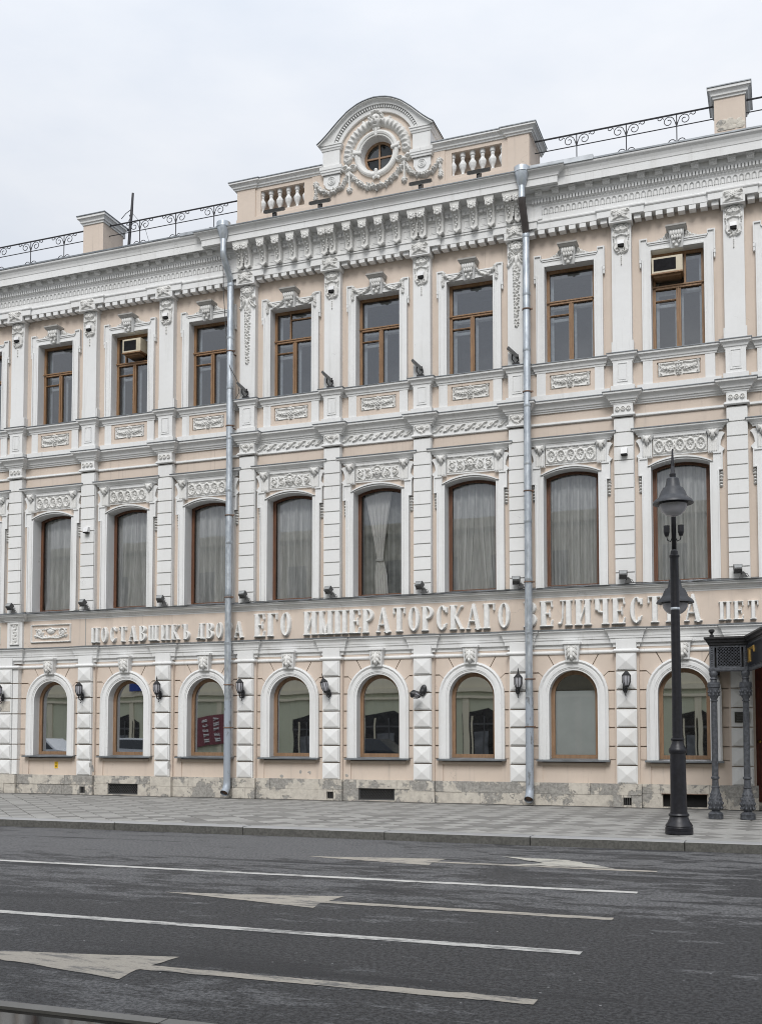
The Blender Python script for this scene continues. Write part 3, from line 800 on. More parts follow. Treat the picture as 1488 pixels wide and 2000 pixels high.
# ------------------------------------------------------------------ relief library
def r_dado():
    r = Relief(.96, .35, .0115)
    r.rect(-.475,-.17,.475,.17,.012)
    for sx in (-1, 1):
        r.stroke([(sx*.10,-.14),(sx*.3,-.15),(sx*.46,-.155)], .014, .04); r.stroke([(sx*.10,.13),(sx*.3,.12),(sx*.45,.145)], .014, .04)
        r.stroke([(sx*.44,-.12),(sx*.46,0),(sx*.44,.12)], .016, .04)
        r.spiral(sx*.43, .12, .04, 1, .012, .045, 0, sx); r.spiral(sx*.43, -.12, .04, 1, .012, .045, 0, -sx)
        r.stroke([(sx*.12,-.05),(sx*.25,-.02),(sx*.38,.02)], .013, .05)
        for k in range(4):
            x = .16+.07*k; r.leaf(sx*x, -.04+.018*k, sx*(x+.07), .05+.018*k, .024, .05); r.leaf(sx*x, -.045+.018*k, sx*(x+.08), -.095+.02*k, .022, .045)
        r.flower(sx*.36, .02, .06, 6, .055); r.flower(sx*.15, .0, .075, 5, .065)
    r.flower(0, .09, .09, 5, .085); r.flower(0, -.02, .08, 6, .09); r.flower(0, -.12, .065, 5, .075)
    return r.mesh('floral_panel')
def r_ovals():
    r = Relief(1.24, .37, .0115)
    r.frame(-.615,-.18,.615,.18,.025,.02)
    for k in range(5):
        x = -.475+.2375*k; r.ring(x, -.01, .098, .135, .022, .045); r.flower(x, .02, .06, 5, .05, .5); r.leaf(x, -.02, x, -.115, .03, .045)
        if k < 4: r.leaf(x+.119, -.09, x+.119, -.165, .024, .035); r.leaf(x+.119, .06, x+.119, .14, .02, .03); r.dome(x+.119, 0, .018, .018, .04)
    return r.carve(.25, 3).mesh('oval_frieze')
def r_maskpanel():
    r = Relief(1.24, .37, .0115)
    r.frame(-.615,-.18,.615,.18,.02,.016)
    for sx in (-1, 1):
        r.spiral(sx*.25, -.03, .10, 1.4, .016, .045, PI/2, -sx); r.spiral(sx*.47, -.01, .10, 1.4, .016, .045, -PI/2, sx)
        r.flower(sx*.25, -.03, .055, 6, .05); r.flower(sx*.47, -.01, .055, 6, .05)
        for k in range(5): r.leaf(sx*(.12+.09*k), .07, sx*(.19+.09*k), .14-.02*(k % 2), .02, .04); r.leaf(sx*(.15+.09*k), -.11, sx*(.21+.09*k), -.155, .018, .035)
        r.leaf(sx*.1, -.02, sx*.16, -.13, .03, .05)
    r.mask(0, .0, .20, .27, .085)
    return r.carve(.22, 4).mesh('mask_panel')
def r_wave():
    r = Relief(2.06, .17, .0115)
    n = 7
    for k in range(n):
        x = -1.0+2.0*k/n
        r.stroke([(x+.01,-.07),(x+.09,-.055),(x+.16,.0),(x+.22,.055),(x+.285,.07)], .02, .035, .012)
        r.stroke([(x+.03,-.02),(x+.05,-.05),(x+.09,-.05)], .014, .03); r.leaf(x+.06, -.01, x+.15, .065, .028, .03); r.leaf(x+.17, -.06, x+.27, -.01, .026, .03)
    return r.mesh('wave_frieze')
def r_rosettes():
    r = Relief(.44, .22, .011)
    for x in (-.13, 0, .13): r.ring(x, 0, .045, .045, .012, .03); r.flower(x, 0, .035, 5, .03)
    return r.mesh('rosettes')
def r_swag():
    r = Relief(.42, .26, .011)
    r.garland([(-.17,.09),(-.1,-.02),(0,-.07),(.1,-.02),(.17,.09)], .025, .05, .045, 5)
    r.frame(-.2,-.12,.2,.12,.012,.01)
    for sx in (-1, 1): r.leaf(sx*.19, .10, sx*.19, -.04, .02, .04); r.leaf(sx*.04, .0, sx*.1, .1, .025, .04)
    r.flower(0, .06, .05, 5, .05)
    return r.mesh('swag_panel')
def r_flowerpanel():
    r = Relief(.46, .30, .0115)
    r.rect(-.225,-.145,.225,.145,.008)
    for sx in (-1, 1):
        r.leaf(0, 0, sx*.2, .11, .045, .05); r.leaf(0, -.01, sx*.21, .0, .04, .05); r.leaf(0, -.02, sx*.2, -.12, .045, .045); r.leaf(sx*.02, .02, sx*.09, .13, .035, .045)
        r.spiral(sx*.17, .06, .045, 1, .012, .04, 0, sx)
    r.flower(0, -.01, .07, 6, .065)
    return r.mesh('leaf_panel')
def r_head(tail=True):
    r = Relief(.46, .98, .0125)
    zt = .49
    for sx in (-1, 1):
        r.spiral(sx*.14, zt-.08, .06, 1.3, .018, .05, PI/2, sx); r.leaf(sx*.03, zt-.05, sx*.18, zt-.17, .04, .055); r.leaf(sx*.17, zt-.14, sx*.19, zt-.34, .03, .045)
        r.dome(sx*.17, zt-.27, .02, .02, .05); r.dome(sx*.175, zt-.33, .018, .018, .045); r.dome(sx*.17, zt-.38, .016, .016, .045)
        r.stroke([(sx*.16,zt-.42),(sx*.17,zt-.5),(sx*.15,zt-.58),(sx*.1,zt-.62)], .02, .045); r.spiral(sx*.09, zt-.6, .065, 1.2, .02, .05, 0, -sx)
        r.leaf(sx*.02, zt-.64, sx*.11, zt-.70, .03, .04)
    r.mask(0, zt-.13, .17, .18, .07)
    r.stroke([(-.12,zt-.28),(0,zt-.24),(.12,zt-.28)], .02, .05)
    r.rect(-.11, zt-.55, .11, zt-.26, .02)
    r.leaf(0, zt-.5, 0, zt-.72, .05, .05)
    for k in range(5): r.dome(0, zt-.76-.043*k, .017-.001*k, .02, .035)
    return r.carve(.18, 6).mesh('head_ornament')
def r_drop():
    r = Relief(.52, 2.1, .0135)
    zt = 1.05
    for sx in (-1, 1):
        r.spiral(sx*.14, zt-.10, .07, 1.3, .02, .06, PI/2, sx); r.spiral(sx*.15, zt-.33, .075, 1.3, .02, .06, 0, -sx)
        r.leaf(sx*.02, zt-.06, sx*.19, zt-.2, .05, .06); r.leaf(sx*.03, zt-.3, sx*.2, zt-.5, .045, .055); r.stroke([(sx*.05,zt-.38),(sx*.12,zt-.52),(sx*.22,zt-.60)], .025, .05, .012); r.spiral(sx*.21, zt-.57, .045, 1, .014, .045, 0, sx)
        r.leaf(sx*.02, zt-.5, sx*.1, zt-.72, .04, .05)
    r.mask(0, zt-.18, .2, .26, .085); r.leaf(0, zt-.33, 0, zt-.62, .06, .06)
    rnd = random.Random(3); z = zt-.68; k = 0
    while z > -.98:
        sx = 1 if k % 2 else -1; s_ = .55+.45*min(1, (z+1.1)/1.3)
        if k % 4 == 3: r.flower(0, z, .075*s_, 5, .055, k)
        else:
            r.stroke([(0,z+.05),(sx*.045*s_,z),(0,z-.06)], .014, .035); r.leaf(sx*.01, z+.02, sx*.11*s_, z+.06, .03*s_, .045); r.leaf(sx*.02, z, sx*.10*s_, z-.055, .028*s_, .045); r.dome(-sx*.06*s_, z-.02, .022*s_, .022*s_, .045)
        z -= .075; k += 1
    for k in range(3): r.dome(0, -.95-.035*k, .018-.003*k, .018, .035)
    return r.carve(.15, 8).mesh('floral_drop')
def r_gfkey():
    r = Relief(.36, .42, .0115)
    for sx in (-1, 1):
        r.leaf(sx*.03, .19, sx*.15, .05, .05, .06); r.leaf(sx*.03, .12, sx*.13, -.06, .05, .065); r.leaf(sx*.02, .02, sx*.11, -.15, .045, .06); r.leaf(sx*.01, .2, sx*.07, .06, .03, .06)
    r.leaf(0, .18, 0, -.2, .06, .085); r.leaf(0, -.05, 0, -.2, .05, .08)
    return r.mesh('acanthus_leaf')
def r_brk():
    r = Relief(.24, .26, .011)
    for sx in (-1, 1): r.leaf(sx*.02, .11, sx*.10, -.02, .045, .055); r.leaf(sx*.05, .12, sx*.11, .05, .03, .05); r.leaf(0, .05, sx*.05, -.08, .03, .05)
    r.leaf(0, .12, 0, -.12, .05, .075)
    return r.mesh('bracket_leaf')
def r_flutes(w, h, n):
    r = Relief(w, h, .011)
    for k in range(n): x = -w/2+w*(k+.5)/n; r.stroke([(x,-h/2+.02),(x,h/2-.02)], w/n*.38, .015)
    return r.mesh('bracket_flutes')
def r_eardrop():
    r = Relief(.12, .42, .011)
    for k in range(5): z = .16-.075*k; s_ = 1-.12*k; r.leaf(0, z+.03, .045*s_, z-.03, .022, .035); r.leaf(0, z+.03, -.045*s_, z-.03, .022, .035); r.dome(0, z, .02*s_, .025, .045)
    return r.mesh('ear_drop')
def r_garland3():
    r = Relief(1.5, .46, .0125)
    for sx in (1,):
        r.garland([(sx*.20,.10),(sx*.32,-.03),(sx*.45,-.06),(sx*.58,.01),(sx*.68,.12)], .028, .055, .06, 11+sx, 1.1)
        r.garland([(sx*.68,.12),(sx*.70,-.02),(sx*.70,-.17)], .04, .022, .055, 15+sx, 1.0)
        r.flower(sx*.68, .12, .05, 5, .06)
    return r.mesh('garland')
def r_wings():
    r = Relief(1.1, .26, .0125)
    for sx in (1,):
        r.stroke([(sx*.18,-.09),(sx*.32,-.10),(sx*.46,-.115)], .02, .04, .01)
        for k in range(4): r.leaf(sx*(.17+.07*k), -.09, sx*(.25+.075*k), .06-.045*k, .038, .05)
        r.spiral(sx*.22, .0, .05, 1.1, .015, .05, 0, sx)
    return r.mesh('acanthus_wings')
def r_fascia(w, h, seed):
    r = Relief(w, h, .012); r.frame(-w/2+.004, -h/2+.004, w/2-.004, h/2-.004, .035, .04)
    rnd = random.Random(seed)
    if w > h:
        for sx in (-1, 1):
            r.spiral(sx*w*.28, .02, .13, 1.6, .02, .04, 0, sx); r.flower(sx*w*.28, .02, .07, 6, .045); r.stroke([(0,-.12),(sx*w*.2,-.14),(sx*w*.4,-.05)], .022, .04)
            for k in range(6): r.leaf(sx*(.05+.09*k), -.13, sx*(.1+.1*k), -.05+.02*(k%2), .028, .04); r.leaf(sx*(.1+.08*k), .14, sx*(.16+.08*k), .09, .022, .035)
        r.dome(0, .06, .14, .08, .05); r.stroke([(-.16,.1),(0,.15),(.16,.1)], .02, .05)
    else:
        for k in range(6):
            z = h/2-.09-.09*k; r.leaf(0, z, .08, z+.04, .03, .04); r.leaf(0, z, -.08, z+.04, .03, .04); r.flower((-1)**k*.04, z-.03, .04, 5, .04)
    return r.carve(.25, seed).mesh('fascia_relief')
ME = dict(dado=r_dado(), ovals=r_ovals(), maskp=r_maskpanel(), wave=r_wave(), ros=r_rosettes(), swag=r_swag(), fp=r_flowerpanel(), head=r_head(), drop=r_drop(), gfkey=r_gfkey(), brk=r_brk(), flut=r_flutes(.2, .3, 5), ear=r_eardrop(), gar3=r_garland3(), wings=r_wings())

for i, x in enumerate(PX):
    c = i in (3, 4, 5, 6)
    put('capital_relief', ME['swag'] if c else ME['ros'], B, (x, -.199, 9.395))
    put('leaf_panel', ME['fp'], B, (x, -.345, 13.92))
    if i in (3, 6): put('floral_drop', ME['drop'], B, (x, -.179, 13.755-1.05))
    else: put('head_ornament', ME['head'], B, (x, -.179, 13.745-.49))
for i, xc in enumerate(BX):
    put('floral_panel', ME['dado'], B, (xc, -.006, 10.255))
    if i in CENT: put('wave_frieze', ME['wave'], B, (xc, -.024, 9.405))
for i, xc in enumerate(BX):       # sunk field with a lip round the floral panel
    m = MB(); m.box(xc-.50, xc+.50, .01, -.045, 10.43, 10.50); m.box(xc-.50, xc+.50, .01, -.045, 9.945, 10.08); m.box(xc-.60, xc-.50, .01, -.045, 9.945, 10.50); m.box(xc+.50, xc+.60, .01, -.045, 9.945, 10.50); m.build('dado_field', 'beige', B)
# relief panels left of the inscription
MB().box(-11.73, -11.19, .0, -.10, 4.25, 5.05).build('band_pier', 'white', B)
put('fascia_relief', r_fascia(.34, .64, 2), B, (-11.46, -.10, 4.66))
fw = r_fascia(1.42, .54, 5)
put('fascia_relief', fw, B, (-10.22, -.02, 4.66)); put('fascia_relief', fw, B, (-12.75, -.02, 4.66))
MB().box(-9.03, -9.005, .0, -.026, 4.26, 5.05).build('band_joint', 'grimy', B)

# ------------------------------------------------------------------ windows
def ringstrip(mb, outer, inner, zb, yf, yb):
    """frame following two heads (same point count) down to zb"""
    o = [(outer[0][0], zb)]+list(outer)+[(outer[-1][0], zb)]; n_ = [(inner[0][0], zb)]+list(inner)+[(inner[-1][0], zb)]
    for k in range(len(o)-1):
        a, b, c, d_ = o[k], o[k+1], n_[k+1], n_[k]
        mb.add([(a[0],yf,a[1]),(b[0],yf,b[1]),(c[0],yf,c[1]),(d_[0],yf,d_[1]),(a[0],yb,a[1]),(b[0],yb,b[1]),(c[0],yb,c[1]),(d_[0],yb,d_[1])],
               [(3,2,1,0),(0,1,5,4),(2,3,7,6)])
    return mb
def fan(pts, zb, y):
    m = MB(); p = [(pts[0][0], zb), (pts[-1][0], zb)]+list(pts)[::-1]; m.add([(x,y,z) for x,z in p], [tuple(range(len(p)))]); return m
# ---- ground floor
A0 = arch_r(.585, 2.68, .585); A1 = arch_r(.49, 2.68, .49)
m = MB()
seq = [(.845,-.0),(.845,-.085),(.80,-.11),(.775,-.09),(.755,-.075),(.735,-.085),(.66,-.085),(.655,-.07),(.63,-.07),(.625,-.055),(.585,-.055)]
rings = [arch_r(r_, 2.68, r_) for r_, y in seq]
vs, fs = [], []
for (r_, y), a in zip(seq, rings):
    for x, z in [(a[0][0], 1.10)]+list(a)+[(a[-1][0], 1.10)]: vs.append((x, y, z))
n_ = len(A0)+2
for k in range(len(seq)-1):
    for j in range(n_-1): fs.append((k*n_+j, k*n_+j+1, (k+1)*n_+j+1, (k+1)*n_+j)[::-1])
m.add(vs, fs); g_sur = m.mesh('surround', 'white')
m = MB(); reveal(m, A0, 1.10, -.055, .28); g_rev = m.mesh('reveal', 'white')
m = MB(); ringstrip(m, A0, A1, 1.13, .20, .27); m.box(-.585, .585, .199, .27, 1.13, 1.22); g_fr = m.mesh('frame', 'wood_gf')
g_pane = fan(arch_r(.495, 2.68, .495), 1.20, .235).mesh('pane', 'glass1')
g_pane2 = fan(arch_r(.495, 2.68, .495), 1.20, .235).mesh('pane', 'glass2')
m = MB(); m.side([(.19,1.065),(.19,1.095),(-.23,1.135),(-.23,1.0),(-.04,1.0),(-.04,1.065)], -.60, .60)
m = MB(); m.add([(-.88,-.20,1.06),(.88,-.20,1.06),(.88,-.20,1.095),(-.88,-.20,1.095),(.585,.2,1.13),(-.585,.2,1.13),(.88,-.0,1.115),(-.88,-.0,1.115),(.88,0,1.06),(-.88,0,1.06)], [(0,1,2,3),(3,2,6,7),(7,6,4,5),(0,9,8,1),(1,8,6,2),(9,0,3,7)]); g_sill = m.mesh('sill', 'sheet')
def room(hw, z0, z1, y0, y1, mt):
    m = MB(); m.add([(-hw,y0,z0),(hw,y0,z0),(hw,y0,z1),(-hw,y0,z1),(-hw,y1,z0),(hw,y1,z0),(hw,y1,z1),(-hw,y1,z1)], [(4,5,6,7),(0,4,7,3),(5,1,2,6),(7,6,2,3),(0,1,5,4)]); return m.mesh('interior', mt)
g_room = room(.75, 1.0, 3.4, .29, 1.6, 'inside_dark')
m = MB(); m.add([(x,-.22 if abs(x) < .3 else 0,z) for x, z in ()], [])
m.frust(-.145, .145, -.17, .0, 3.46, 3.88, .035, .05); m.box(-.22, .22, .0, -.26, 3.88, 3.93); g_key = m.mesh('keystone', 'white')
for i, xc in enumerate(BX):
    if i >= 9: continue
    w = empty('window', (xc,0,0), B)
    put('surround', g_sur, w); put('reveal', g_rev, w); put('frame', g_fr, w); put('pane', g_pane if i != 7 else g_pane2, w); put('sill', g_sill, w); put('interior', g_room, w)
    put('keystone', g_key, w); put('acanthus_leaf', ME['gfkey'], w, (0, -.185, 3.675), (R(-9),0,0))
# ---- second storey
S0 = arch_r(.663, 7.99, .125); S1 = arch_r(.585, 7.955, .11)
m = MB()
S_out = arch_r(.74, 8.05, .135)
m.box(-.875, -.667, .02, -.10, 5.26, 7.785); m.box(.667, .875, .02, -.10, 5.26, 7.785)
for s_ in (-1, 1):
    m.box(s_*.955, s_*.745, .02, -.10, 7.785, 8.20); m.box(s_*.745, s_*.667, .02, -.10, 7.785, 8.0)
    m.box(s_*.955, s_*.925, -.09, -.13, 7.785, 8.20); m.box(s_*.924, s_*.745, -.09, -.13, 8.17, 8.20); m.box(s_*.924, s_*.86, -.09, -.13, 7.785, 7.81)
    m.box(s_*.875, s_*.845, -.09, -.13, 5.26, 7.784); m.box(s_*.70, s_*.668, -.09, -.115, 5.26, 7.95); m.box(s_*.735, s_*.72, -.09, -.112, 5.26, 7.95)
for (hw, zs, ri), (hw2, zs2, ri2), o in (((.745,8.0,.20),(.70,8.0,.155),.14),((.70,8.0,.155),(.663,7.99,.125),.11)):
    a, b = arch_r(hw, zs, ri), arch_r(hw2, zs2, ri2)
    for k in range(len(a)-1):
        q = [a[k],a[k+1],b[k+1],b[k]]
        m.add([(x,-o,z) for x,z in q]+[(x,.02 if o > .12 else -.1,z) for x,z in q], [(3,2,1,0),(0,1,5,4)]+([(2,3,7,6)] if o < .12 else []))
s_sur = m.mesh('surround', 'white')
m = MB(); reveal(m, S0, 5.26, -.10, .33); s_rev = m.mesh('reveal', 'white')
m = MB(); ringstrip(m, S0, S1, 5.27, .25, .33); m.box(-.663, .663, .249, .33, 5.27, 5.37); ringstrip(m, arch_r(.59, 7.955, .112), arch_r(.565, 7.94, .105), 5.36, .225, .249); s_fr = m.mesh('frame', 'wood_dark')
s_pane = fan(arch_r(.59, 7.955, .11), 5.36, .29).mesh('pane', 'glass2')
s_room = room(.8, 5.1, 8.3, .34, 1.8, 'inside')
# hood, brackets and panel
m = MB(); m.sweep([(-.93,.02),(-.93,-.06),(.93,-.06),(.93,.02)], [(-.0,8.715),(.03,8.72),(.035,8.76),(.06,8.765),(.075,8.80),(.11,8.83),(.16,8.845),(.165,8.88),(-.0,8.93)]); s_hood = m.mesh('hood', 'white')
s_hsh = MB().sweep([(-.93,.02),(-.93,-.06),(.93,-.06),(.93,.02)], [(.155,8.882),(.182,8.882),(.182,8.90),(0,8.946)]).mesh('hood_flashing', 'sheet')
m = MB(); m.box(-.62, .62, .02, -.05, 8.24, 8.715); m.box(-.60, .60, -.04, -.10, 8.665, 8.712); s_pnl = m.mesh('panel', 'white')
m = MB()
for k in range(36): x = -.585+1.17*k/35; m.box(x-.010, x+.010, -.06, -.085, 8.645, 8.664)
s_bead = m.mesh('bead_row', 'white')
def bracket():
    m = MB(); m.box(-.11, .11, .02, -.12, 8.205, 8.63); m.frust(-.115, .115, -.16, .02, 8.63, 8.72, .03, .05)
    return m.mesh('bracket', 'white')
s_brk = bracket()
m = MB()
pr = [(.10,8.66),(.15,8.62),(.10,8.56),(.06,8.45),(.05,8.36),(.10,8.30),(.14,8.27),(.10,8.215),(0,8.205),(0,8.66)]
m.prism([(x, z) for x, z in pr], -.10, .01); s_scr = m.mesh('side_scroll', 'white')
for i, xc in enumerate(BX):
    w = empty('window', (xc,0,0), B)
    for n2, me in (('surround',s_sur),('reveal',s_rev),('frame',s_fr),('pane',s_pane),('interior',s_room),('hood',s_hood),('hood_flashing',s_hsh),('panel',s_pnl),('bead_row',s_bead)): put(n2, me, w)
    for sg in (-1, 1):
        put('bracket', s_brk, w, (sg*.745,0,0)); put('bracket_leaf', ME['brk'], w, (sg*.745,-.155,8.60)); put('bracket_flutes', ME['flut'], w, (sg*.745,-.118,8.36))
        put('side_scroll', s_scr, w, (sg*.86,0,0), (0,0,0), (sg,1,1)); put('ear_drop', ME['ear'], w, (sg*.915,-.02,7.58))
    put('frieze_relief', ME['maskp'] if i in CENT else ME['ovals'], w, (0,-.05,8.455))
# ---- third storey
m = MB()
m.box(-.82, -.609, .02, -.07, 10.70, 12.88); m.box(.609, .82, .02, -.07, 10.70, 12.88)
for s_ in (-1, 1):
    m.box(s_*.87, s_*.69, .02, -.07, 12.88, 13.355); m.box(s_*.69, s_*.609, .02, -.07, 12.88, 13.255)
    m.box(s_*.87, s_*.84, -.06, -.105, 12.88, 13.355); m.box(s_*.839, s_*.69, -.06, -.105, 13.325, 13.355); m.box(s_*.705, s_*.69, -.06, -.105, 13.255, 13.324)
    m.box(s_*.82, s_*.79, -.06, -.105, 10.70, 12.879); m.box(s_*.645, s_*.61, -.06, -.09, 10.70, 13.06); m.box(s_*.69, s_*.675, -.06, -.08, 10.70, 13.06)
    m.box(s_*.875, s_*.825, .02, -.10, 12.80, 12.875); m.frust(s_*.85-.018, s_*.85+.018, -.09, .02, 12.70, 12.80, 0, 0)
m.box(-.609, .609, .02, -.07, 13.064, 13.255); m.box(-.689, .689, -.06, -.105, 13.225, 13.256); m.box(-.66, .66, -.06, -.092, 13.19, 13.21); m.box(-.609, .609, -.06, -.09, 13.066, 13.10)
t_sur = m.mesh('surround', 'white')
m = MB(); reveal(m, [(-.605,13.06),(.605,13.06)], 10.69, -.07, .28); t_rev = m.mesh('reveal', 'white')
m = MB(); m.frust(-.14, .14, -.12, .02, 13.03, 13.40, .035, .14); t_key = m.mesh('keystone', 'white')
m = MB(); m.frust(-.20, .20, -.29, .02, 13.40, 13.455, .035, .045); m.box(-.238, .238, .02, -.34, 13.456, 13.495); t_cap = m.mesh('keystone_cap', 'grimy')
m = MB(); rnd = random.Random(4)
for k in range(5): x = -.12+.06*k; m.ball(x, -.24, 13.33, .035, .04, .075, 7, 5)
for k in range(4): x = -.09+.06*k; m.ball(x, -.22, 13.24, .035, .045, .06, 7, 5)
for k in range(9): m.ball(rnd.uniform(-.1,.1), -.19+rnd.uniform(-.02,.02), 13.14+rnd.uniform(-.045,.045), .03, .035, .03, 6, 4)
m.ball(0, -.17, 13.06, .05, .04, .04, 7, 5)
t_bul = m.mesh('keystone_leaves', 'orn', True)
TF, TM = .075, 12.26
def frame3(kind):
    m = MB(); y0, y1 = .19, .26
    m.box(-.605, -.605+TF, y0, y1, 10.66, 13.06); m.box(.605-TF, .605, y0, y1, 10.66, 13.06); m.box(-.605+TF, .605-TF, y0, y1, 12.985, 13.06); m.box(-.605+TF, .605-TF, y0, y1, 10.66, 10.74)
    m.box(-.605+TF, .605-TF, y0-.025, y1, TM-.05, TM+.03); m.box(-.605, .605, y0-.045, y0-.026, TM-.0, TM+.03)
    m.box(-.055, .055, y0-.01, y1, 10.74, TM-.05); m.box(-.012, .012, y0-.03, y0-.011, 10.74, TM-.05)
    m.box(-.605+TF, -.055, y0+.005, y1, 11.93, 11.965); m.box(-.605+TF, -.055, y0-.01, y0+.004, 11.945, 11.96)
    if kind == 'split': m.box(-.155, -.115, y0+.003, y1, TM+.03, 12.985); m.box(-.115, .53, y0+.003, y1, 12.80, 12.83)
    if kind == 'ac': m.box(.13, .18, y0+.003, y1, TM+.03, 12.985)
    if kind == 'acr': m.box(-.33, -.29, y0+.003, y1, TM+.03, 12.985)
    return m.mesh('frame', 'wood')
FR3 = {k: frame3(k) for k in ('std', 'split', 'ac', 'acr')}
def quadm(x0, x1, z0, z1, y, mt, nm='pane'): m = MB(); m.add([(x0,y,z0),(x1,y,z0),(x1,y,z1),(x0,y,z1)], [(0,1,2,3)]); return m.mesh(nm, mt)
PANES3 = [quadm(-.535,.535,TM+.02,12.99,.235,'glass3'), quadm(-.535,-.05,11.955,TM-.04,.232,'glass3'), quadm(-.535,-.05,10.73,11.94,.234,'glass3'), quadm(.05,.535,10.73,TM-.04,.233,'glass3')]
m = MB()
for a, b, c_, d_ in ((-.56,-.47,10.7,TM),(-.10,-.03,10.7,TM),(.03,.10,10.7,TM),(.47,.56,10.7,TM),(-.56,-.47,TM+.08,13.02),(.47,.56,TM+.08,13.02)): m.box(a, b, .40, .44, c_, d_)
for a, b in ((-.47,-.10),(.10,.47)): m.box(a, b, .40, .44, TM-.12, TM-.03)
m.box(-.47, -.10, .40, .44, 11.86, 11.93); m.box(-.47, .47, .40, .44, TM+.05, TM+.12); m.box(-.47, .47, .40, .44, 12.93, 13.0)
t_inner = m.mesh('inner_sash', 'sash')
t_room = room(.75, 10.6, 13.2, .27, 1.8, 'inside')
for i, xc in enumerate(BX):
    w = empty('window', (xc,0,0), B)
    fr = FR3['split'] if i == 4 else FR3['ac'] if i == 8 else FR3['acr'] if i == 2 else FR3['std']
    for n2, me in (('surround',t_sur),('reveal',t_rev),('frame',fr),('inner_sash',t_inner),('interior',t_room),('keystone',t_key),('keystone_cap',t_cap),('keystone_leaves',t_bul)): put(n2, me, w)
    for p in PANES3: put('pane', p, w)
    for sg in (-1, 1):
        if i in CENT: put('garland', ME['gar3'], w, (0,-.085,13.16), (0,0,0), (sg,1,1))
        else: put('acanthus_wing', ME['wings'], w, (0,-.03,13.36), (0,0,0), (sg,1,1))
# ------------------------------------------------------------------ crowning cornice
def sqc(x, y, z): return sq(x, y, z, .84)
def bumps_for(lo, hi, hw, e): return [(x, hw, e) for x in PX if lo < x-hw and x+hw < hi]
CL, CR = -4.20, 4.16
def sq(x, y, z, q=.66):
    if y > -.27: return (x, y, z)
    o = -y; o2 = .27+(o-.27)*q
    return (x, -o2, z+.5*(o-o2))
segs = [('left', XL, CL), ('right', CR, XR)]
# band under the cornice: plain fascia with corbels, breaking forward over pilasters
band = [(-.02,13.90),(.285,13.90),(.285,14.045),(.30,14.05),(.315,14.07),(.315,14.10),(.29,14.115),(.27,14.13),(-.02,14.13)]
for nm, a, b in segs:
    MB().sweep(res_path(a, b, 0, bumps_for(a, b, .27, .06)), band).build('corbel_band', 'white', B)
band_c = [(-.02,13.92),(.285,13.92),(.285,14.075),(.31,14.085),(.31,14.115),(.275,14.135),(-.02,14.135)]
MB().sweep(res_path(CL, CR, 0, bumps_for(CL-.2, CR+.2, .27, .06)), band_c).build('corbel_band', 'white', B)
for x in PX: MB().box(x-.27, x+.27, .02, -.345, 13.745, 13.905 if abs(x) > 4 else 13.925).build('capital_slab', 'white', B)
def corbel(z0, z1):
    m = MB(); m.side([(-.01,z0+.03),(.04,z0+.006),(.09,z0),(.275,z0),(.275,z1),(-.01,z1)], -.078, .078); return m.mesh('corbel', 'white')
cw, cc_ = corbel(13.795, 13.905), corbel(13.83, 13.925)
edges = [XL]+PX+[XR]
for k in range(len(edges)-1):
    a, b = edges[k]+.27, edges[k+1]-.27; n = int(round((b-a)/.252)); cen = abs((a+b)/2) < 3.8
    for j in range(n):
        x = a+(b-a)*(j+.5)/n
        put('corbel', cc_ if cen else cw, B, (x, 0, 0))
# wing cornices
wing = [(-.02,14.13),(.27,14.13),(.27,14.42),(.285,14.435),(.31,14.45),(.31,14.478),(.325,14.48),(.325,14.57),(.41,14.58),(.42,14.60),(.44,14.605),(.44,14.655),(.44,14.735),(.74,14.745),(.74,14.66),(.75,14.655),(.755,14.66),(.755,14.835),(.775,14.845),(.785,14.87),(.80,14.90),(.85,14.955),(.92,14.985),(.935,15.0),(.935,15.035),(.95,15.04),(.95,15.06),(-.02,15.2)]
for nm, a, b in segs:
    c = MB().sweep([(a,0),(b,0)], wing).xf(sq).build('crown_cornice', 'white', B)
    MB().box(a, b, -.94, -.965, 15.03, 15.066).xf(sq).build('gutter_edge', 'sheet', B)
    n = int(round((b-a)/.412)); md = None
    m = MB(); m.side([(.43,14.625),(.50,14.615),(.55,14.63),(.58,14.66),(.63,14.675),(.64,14.735),(.43,14.735)], -.085, .085)
    for q in range(4): m.box(-.07+.04*q, -.05+.04*q, -.5, -.60, 14.628, 14.64)
    m.box(-.10, .10, -.43, -.66, 14.712, 14.74); mod = m.xf(sq).mesh('modillion', 'white')
    for j in range(n): put('modillion', mod, c, (a+(b-a)*(j+.5)/n, 0, 0))
    # dentils and flutes: too small to pick apart, still geometry
    m = MB(); n = int((b-a)/.078)
    for j in range(n): x = a+(b-a)*(j+.5)/n; m.box(x-.025, x+.025, -.31, -.425, 14.486, 14.572)
    tag(m.xf(sq).build('dentil_course', 'white', c), kind='stuff')
    m = MB(); n = int((b-a)/.138)
    for j in range(n):
        x = a+(b-a)*(j+.5)/n; h = .045
        pts = [(x-h,14.255),(x-h,14.355),(x-h*.7,14.385),(x,14.397),(x+h*.7,14.385),(x+h,14.355),(x+h,14.255)]
        for p, q in zip(pts[:-1], pts[1:]):
            dx, dz = q[0]-p[0], q[1]-p[1]; L = math.hypot(dx, dz); nx_, nz_ = -dz/L*.013, dx/L*.013
            m.add([(p[0]+nx_,-.272,p[1]+nz_),(q[0]+nx_,-.272,q[1]+nz_),(q[0],-.305,q[1]),(p[0],-.305,p[1]),(q[0]-nx_,-.272,q[1]-nz_),(p[0]-nx_,-.272,p[1]-nz_)], [(3,2,1,0),(5,4,2,3)])
        m.box(x-.022, x+.022, -.265, -.285, 14.26, 14.35)
    tag(m.build('flute_course', 'white', c), kind='stuff')
